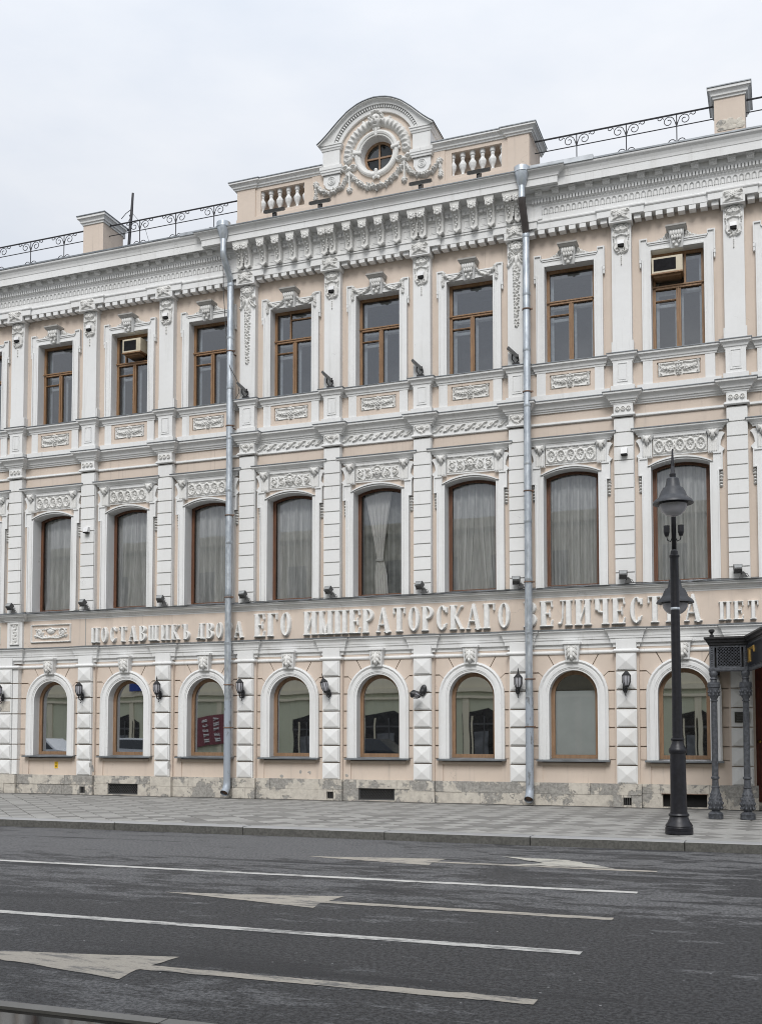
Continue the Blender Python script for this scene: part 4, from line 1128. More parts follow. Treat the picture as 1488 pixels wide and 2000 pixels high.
# light metal gutter pieces near the right pipe
m = MB(); m.box(4.12, 5.75, -.9, -.985, 15.02, 15.13); m.xf(sq).build('gutter', 'sheet_light', B)
m = MB(); m.box(-5.6, -4.05, -.9, -.985, 15.02, 15.10); m.xf(sq).build('gutter', 'sheet_light', B)
# centre cornice with lion-mask consoles
cen = [(-.02,14.135),(.26,14.135),(.26,14.19),(.245,14.20),(.245,14.50),(.26,14.51),(.27,14.53),(.30,14.535),(.30,14.60),(.34,14.61),(.36,14.64),(.36,14.735),(.70,14.745),(.70,14.735),(.72,14.735),(.72,14.885),(.745,14.895),(.75,14.92),(.77,14.955),(.82,15.0),(.88,15.025),(.89,15.03),(.89,15.05),(.905,15.052),(.905,15.068),(-.02,15.22)]
cc = MB().sweep([(CL,.02),(CL,-.06),(CR,-.06),(CR,.02)], cen).xf(sqc).build('crown_cornice', 'white', B)
MB().sweep([(CL-.0,.02),(CL,-.07),(CR,-.07),(CR,.02)], [(.88,15.053),(.91,15.053),(.91,15.075),(.88,15.08)]).xf(sqc).build('gutter_edge', 'sheet', B)
def console_geo(m, x):
    y = .06
    m.side([(.26,14.15),(.39,14.15),(.405,14.25),(.43,14.35),(.49,14.44),(.57,14.50),(.64,14.55),(.66,14.63),(.26,14.63)], x-.078, x+.078)
    for s_ in (-1, 1):
        m.side([(.26,14.16),(.41,14.16),(.425,14.25),(.45,14.35),(.51,14.44),(.59,14.50),(.66,14.55),(.675,14.63),(.26,14.63)], x+s_*.078-.012, x+s_*.078+.012)
    rnd = random.Random(9)
    m.ball(x, -.655, 14.565, .07, .06, .07, 10, 7)
    for k in range(9):
        a = PI*(-.15+1.3*k/8); m.ball(x+.085*math.cos(a), -.65, 14.575+.075*math.sin(a), .03, .035, .03, 6, 4)
    m.ball(x, -.72, 14.555, .022, .025, .03, 6, 4); m.ball(x-.032, -.70, 14.585, .018, .02, .014, 6, 4); m.ball(x+.032, -.70, 14.585, .018, .02, .014, 6, 4); m.ball(x, -.685, 14.505, .045, .03, .03, 7, 4)
    for k, (o, z) in enumerate(((.57,14.45),(.52,14.41),(.475,14.36),(.455,14.31),(.445,14.26))): m.ball(x+(.012 if k % 2 else -.012), -o, z, .035-.003*k, .025, .03, 6, 4)
    for k in range(5):
        a = -.9+.45*k; m.ball(x+.07*math.sin(a), -.425, 14.15-.05*math.cos(a)+.02, .022, .03, .055, 6, 4, rot=-a*.8)
def cons_mesh(xs, hw):
    m = MB(); m.frust(-hw+.015, hw-.015, -.655, -.25, 14.63, 14.74, .02, .03)
    for x in xs: console_geo(m, x)
    if len(xs) > 1:
        for k in range(9): m.ball(0, -(.45+.012*k), 14.25+.035*k, .02, .02, .022, 6, 4)
    me = m.xf(lambda x, y, z: (lambda q: (q[0], q[1]+.06, q[2]))(sqc(x, y-.06, z))).mesh('console', 'orn'); me.polygons.foreach_set('use_smooth', [True]*len(me.polygons)); me.set_sharp_from_angle(angle=R(50)); return me
con1, con2 = cons_mesh([0], .125), cons_mesh([-.115, .115], .245)
for i in (3, 4, 5, 6): put('double_console', con2, cc, (PX[i], -.06, 0))
for i in (4, 5, 6):
    xs = [BX[i]+d_ for d_ in (-.665, -.222, .222, .665)]
    for x in xs: put('console', con1, cc, (x, -.06, 0))
    gaps = [BX[i]+d_ for d_ in (-.888, -.444, 0, .444, .888)]
    for x in gaps:
        m = MB(); h = .085
        for a, b, c_, d_ in ((-h,h,14.215,14.23),(-h,h,14.395,14.41),(-h,-h+.015,14.23,14.395),(h-.015,h,14.23,14.395)): m.box(a, b, -.30, -.318, c_, d_)
        m.box(-h+.03, h-.03, -.30, -.312, 14.25, 14.375)
        m.xf(sqc).build('coffer', 'white', cc, (x,0,0))
        m = MB()
        for d_ in (-.055, .055): m.box(d_-.042, d_+.042, -.35, -.41, 14.525, 14.60)
        m.xf(sqc).build('dentil', 'white', cc, (x,0,0))

# ------------------------------------------------------------------ attic over the centre
AT = empty('attic', (0,0,0), B); AT.scale.x = 1.028
ay = -.10
def att(name, mb, mt='beige', **k): return mb.build(name, mt, AT, **k)
for s_ in (-1, 1):
    m = MB(); m.box(s_*1.80, s_*4.0-.03, ay, 1.1, 15.05, 15.70); m.box(s_*1.80, s_*4.0-.03, ay, 1.1, 16.28, 16.42)
    m.box(s_*1.80, s_*2.02-.03, ay, 1.1, 15.70, 16.28); m.box(s_*3.30-.03, s_*4.0-.03, ay, 1.1, 15.70, 16.28)
    m.box(s_*2.02-.03, s_*3.30-.03, ay+.42, 1.1, 15.70, 16.28)
    m.box(s_*3.45-.03, s_*3.99-.03, ay-.035, ay, 15.05, 16.42); m.box(s_*1.80, s_*4.02-.03, ay-.03, 1.0, 15.05, 15.60)
    att('wall', m)
m = MB(); m.box(-1.80, 1.80, ay-.02, 1.1, 15.05, 16.42)
# upper field behind the round window, leaving a round hole
n = 32
m2 = MB(); cz = 16.62
hole = [(.44*math.cos(2*PI*k/n), cz+.44*math.sin(2*PI*k/n)) for k in range(n)]
m = MB()
outl = []
for k in range(n):
    a = 2*PI*k/n; c_, s_ = math.cos(a), math.sin(a)
    # outer boundary: box x +-1.8 z 15.05..16.42 below, arch above
    t = 9
    if abs(c_) > 1e-6: t = min(t, (1.80 if True else 0)/abs(c_))
    if s_ < 0: t = min(t, (cz-15.05)/-s_)
    if s_ > 0 or abs(c_)*t > 1.04:
        # arch: half width 1.04 above 16.42, circle R 1.07 centred 16.59
        if s_ >= -.15: t = min(t, 1.04/max(abs(c_), 1e-6)); t = min(t, 1.07)
    outl.append((c_*t, cz+s_*t))
y = ay-.02
for k in range(n):
    a, b, c_, d_ = hole[k], hole[(k+1) % n], outl[(k+1) % n], outl[k]
    m.add([(a[0],y,a[1]),(b[0],y,b[1]),(c_[0],y,c_[1]),(d_[0],y,d_[1])], [(0,3,2,1)])
m.box(-1.82, -1.02, y+.002, .9, 15.05, 16.50); m.box(1.02, 1.82, y+.002, .9, 15.05, 16.50); m.box(-1.1, 1.1, y+.002, .5, 15.05, 16.16); m.box(-1.05, -.44, .3, .9, 16.1, 17.1); m.box(.44, 1.05, .3, .9, 16.1, 17.1)
att('wall', m)
m = MB(); q = []
for k in range(n): m.add([(hole[k][0],y,hole[k][1]),(hole[(k+1)%n][0],y,hole[(k+1)%n][1]),(hole[(k+1)%n][0]*.93,.12,cz+(hole[(k+1)%n][1]-cz)*.93),(hole[k][0]*.93,.12,cz+(hole[k][1]-cz)*.93)], [(0,1,2,3)])
att('round_reveal', m, 'white')
# round window
w = empty('window', (0,0,0), B); w.scale.x = 1.028
m = MB()
for k in range(n):
    a0, a1 = 2*PI*k/n, 2*PI*(k+1)/n; q = [(r_*math.cos(a), cz+r_*math.sin(a)) for r_, a in ((.42,a0),(.42,a1),(.35,a1),(.35,a0))]
    m.add([(x,.08,z) for x,z in q]+[(x,.14,z) for x,z in q], [(0,1,2,3)[::-1],(0,1,5,4),(2,3,7,6)])
m.box(-.02, .02, .075, .13, cz-.36, cz+.36); m.box(-.36, .36, .078, .13, cz-.02, cz+.02)
m.build('frame', 'wood_gf', w)
for sx, sz in ((1,1),(-1,1),(-1,-1),(1,-1)):
    p = [(sx*.015, cz+sz*.015)]+[(sx*.36*math.cos(PI/2*k/8), cz+sz*.36*math.sin(PI/2*k/8)) for k in range(9)]
    mm = MB(); mm.add([(x,.11,z) for x,z in p], [tuple(range(len(p)))]); mm.build('pane', 'glass0', w)
m = MB(); m.lathe([(.5,0),(.5,1.0)], seg=20); m.v = [(x, .15+z, cz+y_) for x, y_, z in m.v]; m.build('interior', 'inside_dark', w)
# oval moulded ring with ties
m = MB(); prof = [(.60,.0),(.60,.05),(.575,.085),(.54,.10),(.50,.085),(.485,.06),(.455,.06),(.44,.03),(.44,0)]
for k in range(n):
    for j in range(len(prof)-1):
        a0, a1 = 2*PI*k/n, 2*PI*(k+1)/n; (r0,h0),(r1,h1) = prof[j], prof[j+1]
        m.add([(r0*math.cos(a0),y-h0,cz+r0*math.sin(a0)),(r0*math.cos(a1),y-h0,cz+r0*math.sin(a1)),(r1*math.cos(a1),y-h1,cz+r1*math.sin(a1)),(r1*math.cos(a0),y-h1,cz+r1*math.sin(a0))], [(0,1,2,3)[::-1]])
for a in (PI/2, -PI/2, .15, PI-.15):
    c_, s_ = math.cos(a), math.sin(a)
    for r_ in (.45,.5,.55,.6): m.ball(r_*c_, y-.08, cz+r_*s_, .05, .05, .05, 8, 5)
    m.ball(.62*c_-.06*s_, y-.06, cz+.62*s_+.06*c_, .045, .04, .045, 7, 5); m.ball(.62*c_+.06*s_, y-.06, cz+.62*s_-.06*c_, .045, .04, .045, 7, 5)
att('round_moulding', m, 'orn', auto=45)
# relief carving: wreath, mask, bows, garlands
r = Relief(3.7, 2.1, .0145); oz = 16.7
zz = lambda z: z-oz
rel = []
for s_ in (-1, 1):
    for k in range(9):
        a = PI/2-s_*(.34+.155*k); c_, sn = .80*math.cos(a), .80*math.sin(a); a2 = a-s_*.19
        r.dome(c_, zz(cz)+sn, .125, .085, .075, a, 0); r.dome(.80*math.cos(a+s_*.06), zz(cz)+.80*math.sin(a+s_*.06), .105, .05, .11, a, 0)
        r.dome(.86*math.cos(a2), zz(cz)+.86*math.sin(a2), .05, .05, .06)
    arc = [(.80*math.cos(PI/2-s_*(.2+.13*k)), zz(cz)+.80*math.sin(PI/2-s_*(.2+.13*k))) for k in range(11)]; r.stroke(arc, .115, .055)
    r.spiral(s_*.80, zz(16.60), .09, 1.2, .03, .08, 0, s_)
    # bow
    bx, bz = s_*.75, zz(16.30)
    r.ring(bx-.11, bz+.07, .085, .055, .02, .07); r.ring(bx+.11, bz+.07, .085, .055, .02, .07); r.dome(bx, bz+.03, .045, .045, .09)
    r.stroke([(bx,bz),(bx-.10,bz-.14),(bx-.07,bz-.25)], .022, .05); r.stroke([(bx,bz),(bx+.10,bz-.14),(bx+.07,bz-.25)], .022, .05); r.stroke([(bx,bz),(bx,bz-.4)], .03, .05)
    r.flower(bx, bz-.48, .085, 6, .08); r.leaf(bx, bz-.40, bx, bz-.58, .06, .07)
    r.garland([(bx+s_*.04,bz-.1),(bx+s_*.2,zz(15.93)),(s_*1.3,zz(15.82)),(s_*1.52,zz(15.90)),(s_*1.68,zz(16.10))], .06, .10, .11, 31+s_, 1.1)
    r.flower(s_*1.69, zz(16.12), .085, 6, .09); r.garland([(s_*1.69,zz(16.08)),(s_*1.71,zz(15.78))], .06, .035, .08, 41+s_, 1.3); r.flower(s_*1.71, zz(15.76), .07, 6, .07)
r.garland([(-.68,zz(16.18)),(-.5,zz(15.95)),(-.25,zz(15.80)),(0,zz(15.75)),(.25,zz(15.80)),(.5,zz(15.95)),(.68,zz(16.18))], .07, .115, .12, 51, 1.1)
r.rect(-.33, zz(17.30), -.10, zz(17.47), .05); r.rect(.10, zz(17.30), .33, zz(17.50), .05)
r.stroke([(-.30,zz(17.28)),(-.36,zz(17.48))], .04, .06); r.stroke([(.30,zz(17.28)),(.36,zz(17.48))], .04, .06)
r.mask(0, zz(17.43), .30, .40, .15)
put('carving', r.mesh('carving'), AT, (0, y+.003, oz))
# piers, imposts, tongues
for s_ in (-1, 1):
    m = MB(); m.box(s_*1.0, s_*1.47, .9, -.22, 16.50, 16.90); m.sweep([(s_*1.235-.25,-.1),(s_*1.235-.25,-.22),(s_*1.235+.25,-.22),(s_*1.235+.25,.9)], [(-.01,16.28),(.015,16.285),(.02,16.33),(.04,16.34),(.04,16.38),(.055,16.40),(.055,16.48),(-.01,16.50)]); m.sweep([(s_*1.235-.245,-.1),(s_*1.235-.245,-.22),(s_*1.235+.245,-.22),(s_*1.235+.245,.9)], [(-.01,16.89),(.02,16.90),(.03,16.94),(.05,16.955),(.05,17.0),(.07,17.01),(.07,17.045),(-.01,17.05)])
    p = att('pier', m, 'white')
    x0 = s_*1.235
    U = [(x0-.225,16.285)]+[(x0-.225+.0,16.06)]+[(x0-.195*math.cos(PI*k/12), 16.05-.14*math.sin(PI*k/12)) for k in range(13)]+[(x0+.225,16.06),(x0+.225,16.285)]
    m = MB().prism(U, -.185, ay); m.build('tongue', 'white', p)
    rr = Relief(.3, .3, .012); rr.ring(0, 0, .10, .10, .016, .03); rr.ring(0, 0, .055, .055, .014, .03); rr.dome(0, 0, .03, .03, .035)
    put('roundel', rr.mesh('roundel', 'white'), p, (x0, -.183, 16.125))
# arched gable moulding
half = [(0,17.95),(.25,17.925),(.5,17.85),(.75,17.715),(1.0,17.515),(1.2,17.33),(1.4,17.155),(1.58,17.03)]
R1 = 1.07; c1 = 17.66-R1
def inner_pt(t, rad): a = PI/2-t*(PI/2-math.asin((17.0-c1)/rad)) if True else 0; return (rad*math.cos(a), c1+rad*math.sin(a))
N = 12
def samp(poly, t):
    L = [0]
    for a, b in zip(poly[:-1], poly[1:]): L.append(L[-1]+math.hypot(b[0]-a[0], b[1]-a[1]))
    d_ = t*L[-1]
    for k in range(len(poly)-1):
        if d_ <= L[k+1]+1e-9:
            u = (d_-L[k])/(L[k+1]-L[k]); return (poly[k][0]+(poly[k+1][0]-poly[k][0])*u, poly[k][1]+(poly[k+1][1]-poly[k][1])*u)
    return poly[-1]
lay = []
for t_i in range(-N, N+1):
    t = abs(t_i)/N; s_ = 1 if t_i >= 0 else -1
    o = samp(half, t); i1 = inner_pt(t, R1+.165); i2 = inner_pt(t, R1+.09); i3 = inner_pt(t, R1)
    row = [(o[0],.9,o[1]),(o[0],-.36,o[1]),(o[0]*.985,-.37,o[1]-.025),(o[0]*.97+i1[0]*.03,-.33,o[1]*.97+i1[1]*.03-.02),(o[0]*.5+i1[0]*.5,-.28,o[1]*.5+i1[1]*.5),(i1[0],-.27,i1[1]),(i1[0],-.16,i1[1]-.004),(i2[0],-.15,i2[1]),(i2[0],-.205,i2[1]-.002),(i3[0],-.19,i3[1]),(i3[0],-.10,i3[1])]
    lay.append([(s_*x, yy, z) for x, yy, z in row])
m = MB(); K = len(lay[0])
m.add([p for row in lay for p in row], [(a*K+j, (a+1)*K+j, (a+1)*K+j+1, a*K+j+1)[::-1] for a in range(2*N) for j in range(K-1)])
gab = att('gable_arch', m, 'white', auto=28)
m = MB()
for t_i in range(-N, N+1):
    pass
m.add([(0,0,0)], []) if False else None
m = MB(); nd = 44
for k in range(nd):
    t = -1+2*(k+.5)/nd; x, z = inner_pt(abs(t), R1+.125); x *= 1 if t >= 0 else -1; a = math.atan2(z-c1, x)
    c_, s_ = math.cos(a), math.sin(a); hw, hr = .017, .03
    P4 = [(x+hr*c_-hw*s_*e, z+hr*s_+hw*c_*e) for e in (-1, 1)]+[(x-hr*c_-hw*s_*e, z-hr*s_+hw*c_*e) for e in (1, -1)]
    m.prism(P4, -.24, -.14)
m.build('arch_dentils', 'white', gab)
m = MB()
ins = [(s2*x, z) for s2, rng in ((-1, range(N, 0, -1)), (1, range(0, N+1))) for x, z in [samp(half, k/N) for k in rng]]
for a, b in zip(ins[:-1], ins[1:]): m.add([(a[0]*1.01,-.385,a[1]+.012),(b[0]*1.01,-.385,b[1]+.012),(b[0]*1.01,1.0,b[1]+.012),(a[0]*1.01,1.0,a[1]+.012),(a[0]*1.01,-.385,a[1]-.008),(b[0]*1.01,-.385,b[1]-.008)], [(0,1,2,3),(4,5,1,0)])
m.build('gable_flashing', 'sheet', gab)
m = MB(); P_ = ins+[(1.5,16.4),(-1.5,16.4)]; m.prism(P_[::-1], .88, .95); m.build('gable_back', 'beige', gab)
# copings of the balustraded side pieces
for s_ in (-1, 1):
    x0, x1 = sorted((s_*1.49, s_*4.03-.03))
    cop = [(-.01,16.37),(.03,16.375),(.04,16.41),(.07,16.42),(.075,16.455),(.12,16.50),(.15,16.51),(.15,16.55),(-.01,16.60)]
    bx = [(s_*3.72-.03, .28, .035)]
    m = MB()
    if s_ > 0: path = [(x0,ay)]+[(3.41,ay),(3.41,ay-.035),(x1,ay-.035),(x1,1.1)]
    else: path = [(x0,1.1),(x0,ay-.035),(-3.47,ay-.035),(-3.47,ay),(x1,ay)]
    m.sweep(path, cop); att('coping', m, 'white')
    att('coping_sheet', MB().sweep(path, [(.13,16.552),(.165,16.552),(.165,16.575),(-.01,16.625)]), 'sheet')
    xs0, xs1 = sorted((s_*2.02-.03, s_*3.30-.03))
    prof = [(.06,15.70),(.06,15.735),(.035,15.75),(.03,15.79),(.045,15.84),(.07,15.90),(.085,15.97),(.08,16.01),(.05,16.06),(.035,16.10),(.045,16.13),(.04,16.17),(.06,16.19),(.06,16.28)]
    bal = MB().lathe(prof, 0, 0, 8); me = bal.mesh('baluster', 'white')
    for k in range(6):
        x = xs0+(xs1-xs0)*(k/5.0); x = min(max(x, xs0+.0), xs1)
        put('baluster', me, AT, (x, ay+.12, 0), (0,0,R(22.5)), (1.15,1.15,1))

# ------------------------------------------------------------------ roof pillars
for x in (-8.97, 8.83):
    p = empty('roof_pillar', (x,0,0), B)
    MB().box(-.345, .345, 0, 1.0, 15.1, 16.40).build('shaft', 'beige', p)
    m = MB(); m.sweep([(-.345,1.0),(-.345,0),(.345,0),(.345,1.0)], [(-.01,16.34),(.03,16.345),(.035,16.39),(.07,16.40),(.075,16.44),(.11,16.49),(.14,16.50),(.14,16.56),(-.01,16.56)]); m.box(-.34,.34,.01,1.13,16.34,16.555); m.build('cap', 'white', p)
    MB().box(-.50, .50, -.16, 1.15, 16.562, 16.585).build('cap_sheet', 'sheet', p)
    if x > 0:
        rr = Relief(.66, .36, .012)
        for k in range(16): rr.dome(random.uniform(-.25,.25), random.uniform(-.17,.03), .10, .06, .012, random.random())
        put('patched_plaster', rr.mesh('patched_plaster', 'stone'), p, (.02, -.001, 15.78))
# ------------------------------------------------------------------ inscription, letter by letter
def letter_mesh(ch, H):
    st, th, sf = .19, .065, .05
    W = {'П':.52,'О':.47,'С':.46,'Т':.52,'А':.58,'В':.46,'Щ':.70,'И':.55,'К':.52,'Ъ':.54,'Д':.56,'Р':.45,'Е':.46,'Г':.43,'М':.58,'Л':.52,'Ч':.48}[ch]
    r = Relief((W+.16)*H, 1.08*H, .011 if H > .5 else .009); D_ = .085; fl = .012
    o = lambda x: (x-W/2)*H; q = lambda z: (z-.5)*H
    def rect(x0, z0, x1, z1): r.rect(o(x0), q(z0), o(x1), q(z1), D_, fl)
    def line(pts, w, w2=None): r.stroke([(o(x), q(z)) for x, z in pts], w*H/2, D_, None if w2 is None else w2*H/2, fl)
    def stem(x, z0=0, z1=1, s0=True, s1=True):
        rect(x, z0, x+st, z1)
        if s0: rect(x-sf, z0, x+st+sf, z0+.055)
        if s1: rect(x-sf, z1-.055, x+st+sf, z1)
    def ell(cx, cz, rx, rz, ix, iz, cond=None):
        X, Z = (r.X-o(cx))/H, (r.Z-q(cz))/H
        a = 1-np.sqrt((X/rx)**2+(Z/rz)**2); b = np.sqrt((X/ix)**2+(Z/iz)**2)-1
        h = np.clip(np.minimum(a*min(rx, rz), b*min(ix, iz))*H/fl+.5, 0, 1)*D_
        if cond is not None: h = np.where(cond(X+cx, Z+cz), h, 0)
        r.put(h)
    if ch == 'П': stem(0); stem(W-st); rect(0, .945, W, 1)
    elif ch == 'И': stem(0); stem(W-st); line([(st*.8,.12),(W-st*.8,.88)], .07)
    elif ch == 'М': stem(0); stem(W-st); line([(.08,.97),(W/2,.02)], .11); line([(W-.08,.97),(W/2,.02)], .07)
    elif ch == 'О': ell(W/2, .5, W/2, .5, W/2-.155, .44)
    elif ch == 'С': ell(W/2, .5, W/2, .5, W/2-.155, .44, lambda X, Z: (X < W*.62) | (Z > .78) | (Z < .25)); rect(W-.09, .70, W, .93); line([(W-.05,.27),(W-.09,.12)], .07)
    elif ch == 'Т': rect(W/2-st/2, 0, W/2+st/2, 1); rect(W/2-st/2-sf, 0, W/2+st/2+sf, .055); rect(0, .945, W, 1); line([(.035,.97),(.035,.76)], .07, .09); line([(W-.035,.97),(W-.035,.76)], .07, .09)
    elif ch == 'Г': stem(0, 0, 1); rect(0, .945, W, 1); line([(W-.035,.97),(W-.035,.74)], .08, .08)
    elif ch == 'Е': stem(0); rect(0, .945, W-.02, 1); line([(W-.06,.96),(W-.035,.76)], .07, .08); rect(st, .475, W*.74, .535); line([(W*.72,.64),(W*.75,.36)], .06, .07); rect(0, 0, W, .055); line([(W-.06,.04),(W-.02,.24)], .09, .07)
    elif ch == 'Р': stem(0); ell(st*.8, .735, W-st*.8, .265, W-st*.8-.15, .205, lambda X, Z: X > st*.7); 
    elif ch == 'В': stem(0); ell(st*.8, .755, W-st*.85, .245, W-st*.85-.15, .185, lambda X, Z: X > st*.7); ell(st*.8, .28, W-st*.75, .28, W-st*.75-.16, .215, lambda X, Z: X > st*.7)
    elif ch == 'А': line([(.05,.03),(W/2-.03,.98)], .085); line([(W-.11,.03),(W/2-.01,.97)], .19, .14); rect(W*.24, .30, W*.7, .355); rect(-.03, 0, .15, .055); rect(W-.25, 0, W+.03, .055)
    elif ch == 'К': stem(0); line([(st,.47),(W-.16,.80),(W-.10,.92)], .06); r.dome(o(W-.06), q(.93), .065*H, .065*H, D_); line([(st+.02,.52),(W-.16,.2),(W-.08,.05)], .13, .12); rect(W-.14, 0, W+.03, .06)
    elif ch == 'Л': stem(W-st); rect(.1, .945, W, 1); line([(W*.42,.96),(W*.36,.3),(W*.27,.10),(W*.13,.07)], .075); r.dome(o(.08), q(.10), .075*H, .075*H, D_*1.1)
    elif ch == 'Д': line([(.13,.05),(W*.47,.97)], .08); stem(W-st-.06, 0, 1, False, True); rect(W*.3, .945, W-.06, 1); rect(0, .05, W, .105); rect(-.01, -.03, .07, .1); rect(W-.07, -.03, W+.01, .1)
    elif ch == 'Ч': rect(0, .55, st*.9, 1); rect(-sf, .945, st+sf, 1); stem(W-st); line([(.1,.58),(.15,.50),(W-st,.48)], .09)
    elif ch == 'Щ':
        s0 = st; st_ = .15
        for x in (0, W/2-.10, W-.22): rect(x, .03, x+st_, 1); rect(x-.035, .945, x+st_+.035, 1)
        rect(0, 0, W, .06); line([(W-.03,.04),(W-.0,-.03)], .07)
    elif ch == 'Ъ': stem(.14, 0, 1, True, False); rect(0, .945, .33, 1); line([(.03,.97),(.03,.80)], .07); ell(.3, .27, W-.3, .27, W-.3-.12, .21, lambda X, Z: X > .28)
    return r.mesh('letter', 'letter'), W*H
SIGN = tag(empty('inscription', (0,-.02,4.33)), 'raised white old-style Cyrillic inscription on the beige band above the ground floor', 'inscription')
LC = {}
def word(txt, x0, x1, H):
    for ch in txt:
        if (ch, H) not in LC: LC[(ch, H)] = letter_mesh(ch, H)
    ws = [LC[(c, H)][1] for c in txt]; gap = (x1-x0-sum(ws))/max(1, len(txt)-1); x = x0
    for c, w_ in zip(txt, ws):
        put('letter', LC[(c, H)][0], SIGN, (x+w_/2, 0, H/2)); x += w_+gap
word('ПОСТАВЩИКЪ', -8.76, -5.55, .435); word('ДВОРА', -5.33, -3.90, .435)
word('ЕГО', -3.53, -2.47, .63); word('ИМПЕРАТОРСКАГО', -2.07, 3.49, .63); word('ВЕЛИЧЕСТВА', 3.86, 8.02, .63); word('ПЕТ', 8.43, 9.27, .435)

# ------------------------------------------------------------------ downpipes
def downpipe(x, label, hop_z, mats):
    t = tag(empty('downpipe', (x,-.33,0)), label, 'downpipe', 'downpipes')
    m = MB(); m.lathe([(.085,hop_z-.34),(.10,hop_z-.30),(.185,hop_z-.06),(.19,hop_z),(.19,hop_z+.10),(.17,hop_z+.10)], 0, -.42, 14); m.lathe([(.2,hop_z-.03),(.2,hop_z+.0)], 0, -.42, 14); m.build('hopper', 'zinc', t, auto=40)
    m = MB(); m.tube([(0,-.42,hop_z-.32),(0,-.42,14.50)], .085, 12); m.build('upper_pipe', 'zinc', t, auto=40)
    MB().tube([(0,-.42,14.52),(0,-.40,14.40),(0,-.05,13.96),(0,0,13.82)], .088, 12).build('elbow', mats[0], t, auto=50)
    m = MB(); m.tube([(0,0,13.86),(0,0,2.6)], .092, 14)
    for z in (13.8, 12.4, 11.05, 9.7, 8.3, 6.9, 5.5, 4.2): m.lathe([(.097,z-.07),(.101,z-.06),(.101,z),(.092,z+.005)], 0, 0, 14, False)
    m.build('main_pipe', 'zinc', t, auto=40)
    MB().tube([(0,0,2.62),(0,0,.42)], .096, 14).build('lower_pipe', mats[1], t, auto=40)
    m = MB(); m.tube([(0,0,.46),(0,-.0,.36),(0,-.05,.24),(0,-.16,.14)], [.096,.10,.105,.11], 14, False); m.build('outlet', 'pipe_paint', t, auto=40)
    mm = MB(); mm.tube([(0,-.04,.25),(0,-.12,.17)], .08, 12); mm.build('outlet_mouth', 'rust', t)
    for z in (12.0, 10.0, 7.6, 5.4, 3.05, 1.9):
        m = MB(); m.lathe([(.10,z-.015),(.112,z-.012),(.112,z+.012),(.10,z+.015)], 0, 0, 14, False); m.box(.10, .15, -.012, .012, z-.02, z+.02); m.box(-.012, .012, .09, .33, z-.01, z+.01); m.build('bracket', 'rust', t)
downpipe(-4.21, 'left galvanised downpipe running past the letters of the second word', 15.17, ('zinc', 'pipe_paint'))
downpipe(4.02, 'right galvanised downpipe with a brown elbow below its hopper', 15.13, ('elbow', 'pipe_paint'))
# loose cable beside the left pipe
m = MB(); m.tube([(-4.36,-.5,14.6),(-4.42,-.35,13.6),(-4.42,-.2,12.6),(-4.36,-.22,11.9),(-4.15,-.46,11.55),(-4.0,-.3,11.2),(-3.97,-.25,10.9),(-4.05,-.3,10.72)], .012, 6); tag(m.build('cable', 'cable'), 'thin loose cable hanging beside the left downpipe', 'cable')
for a, b, lb in ((-11.4, -4.4, 'thin cable lying along the ledge left of the left downpipe'), (-3.9, 3.85, 'thin cable lying along the ledge between the two downpipes'), (4.2, 9.6, 'thin cable lying along the ledge right of the right downpipe')):
    m = MB(); n = int((b-a)/.22); m.tube([(a+(b-a)*k/n, -.235+.03*math.sin(k*1.7), 5.24+.012*random.random()+.03*max(0, math.sin(k*.75))**3) for k in range(n+1)], .011, 5)
    tag(m.build('cable', 'cable'), lb, 'cable', 'cables along the ledge')

PN = ['leftmost pilaster', 'second pilaster from the left edge', 'pilaster left of the left downpipe', 'pilaster just right of the left downpipe', 'pilaster left of the middle window', 'pilaster right of the middle window', 'pilaster just left of the right downpipe', 'first pilaster right of the right downpipe', 'pilaster behind the canopy columns']
# ------------------------------------------------------------------ wall lanterns
def lantern_parts():
    d_ = {}
    m = MB(); m.ball(0, .0, 0, .06, .03, .12, 10, 6); m.ball(0, -.03, -.03, .035, .03, .06, 8, 5); d_['back_plate'] = (m, 'iron')
    m = MB(); m.tube([(0,-.02,-.04),(0,-.08,-.11),(0,-.16,-.10),(0,-.19,-.04),(0,-.19,.02)], .016, 7); m.tube([(0,-.09,-.11),(0,-.05,-.16),(0,-.10,-.19)], .012, 6); d_['arm'] = (m, 'iron')
    m = MB(); m.lathe([(.02,.0),(.05,.01),(.065,.05),(.06,.055),(.03,.05)], 0, -.19, 10); m.lathe([(.10,.29),(.108,.30),(.09,.315),(.055,.36),(.03,.385),(.012,.40)], 0, -.19, 10)
    for k in range(8):
        a = 2*PI*k/8; m.tube([(.062*math.cos(a),-.19+.062*math.sin(a),.05),(.098*math.cos(a),-.19+.098*math.sin(a),.14),(.10*math.cos(a),-.19+.10*math.sin(a),.22),(.098*math.cos(a),-.19+.098*math.sin(a),.295)], .008, 5)
    d_['cage'] = (m, 'iron')
    m = MB(); m.lathe([(.05,.05),(.085,.13),(.09,.22),(.09,.295)], 0, -.19, 12); d_['glass'] = (m, 'glass_lamp')
    m = MB(); m.lathe([(.012,.39),(.025,.41),(.012,.43),(.018,.45),(.003,.53)], 0, -.19, 8); d_['finial'] = (m, 'iron')
    return {k: v[0].mesh(k, v[1], auto=45) for k, v in d_.items()}
LP = lantern_parts()
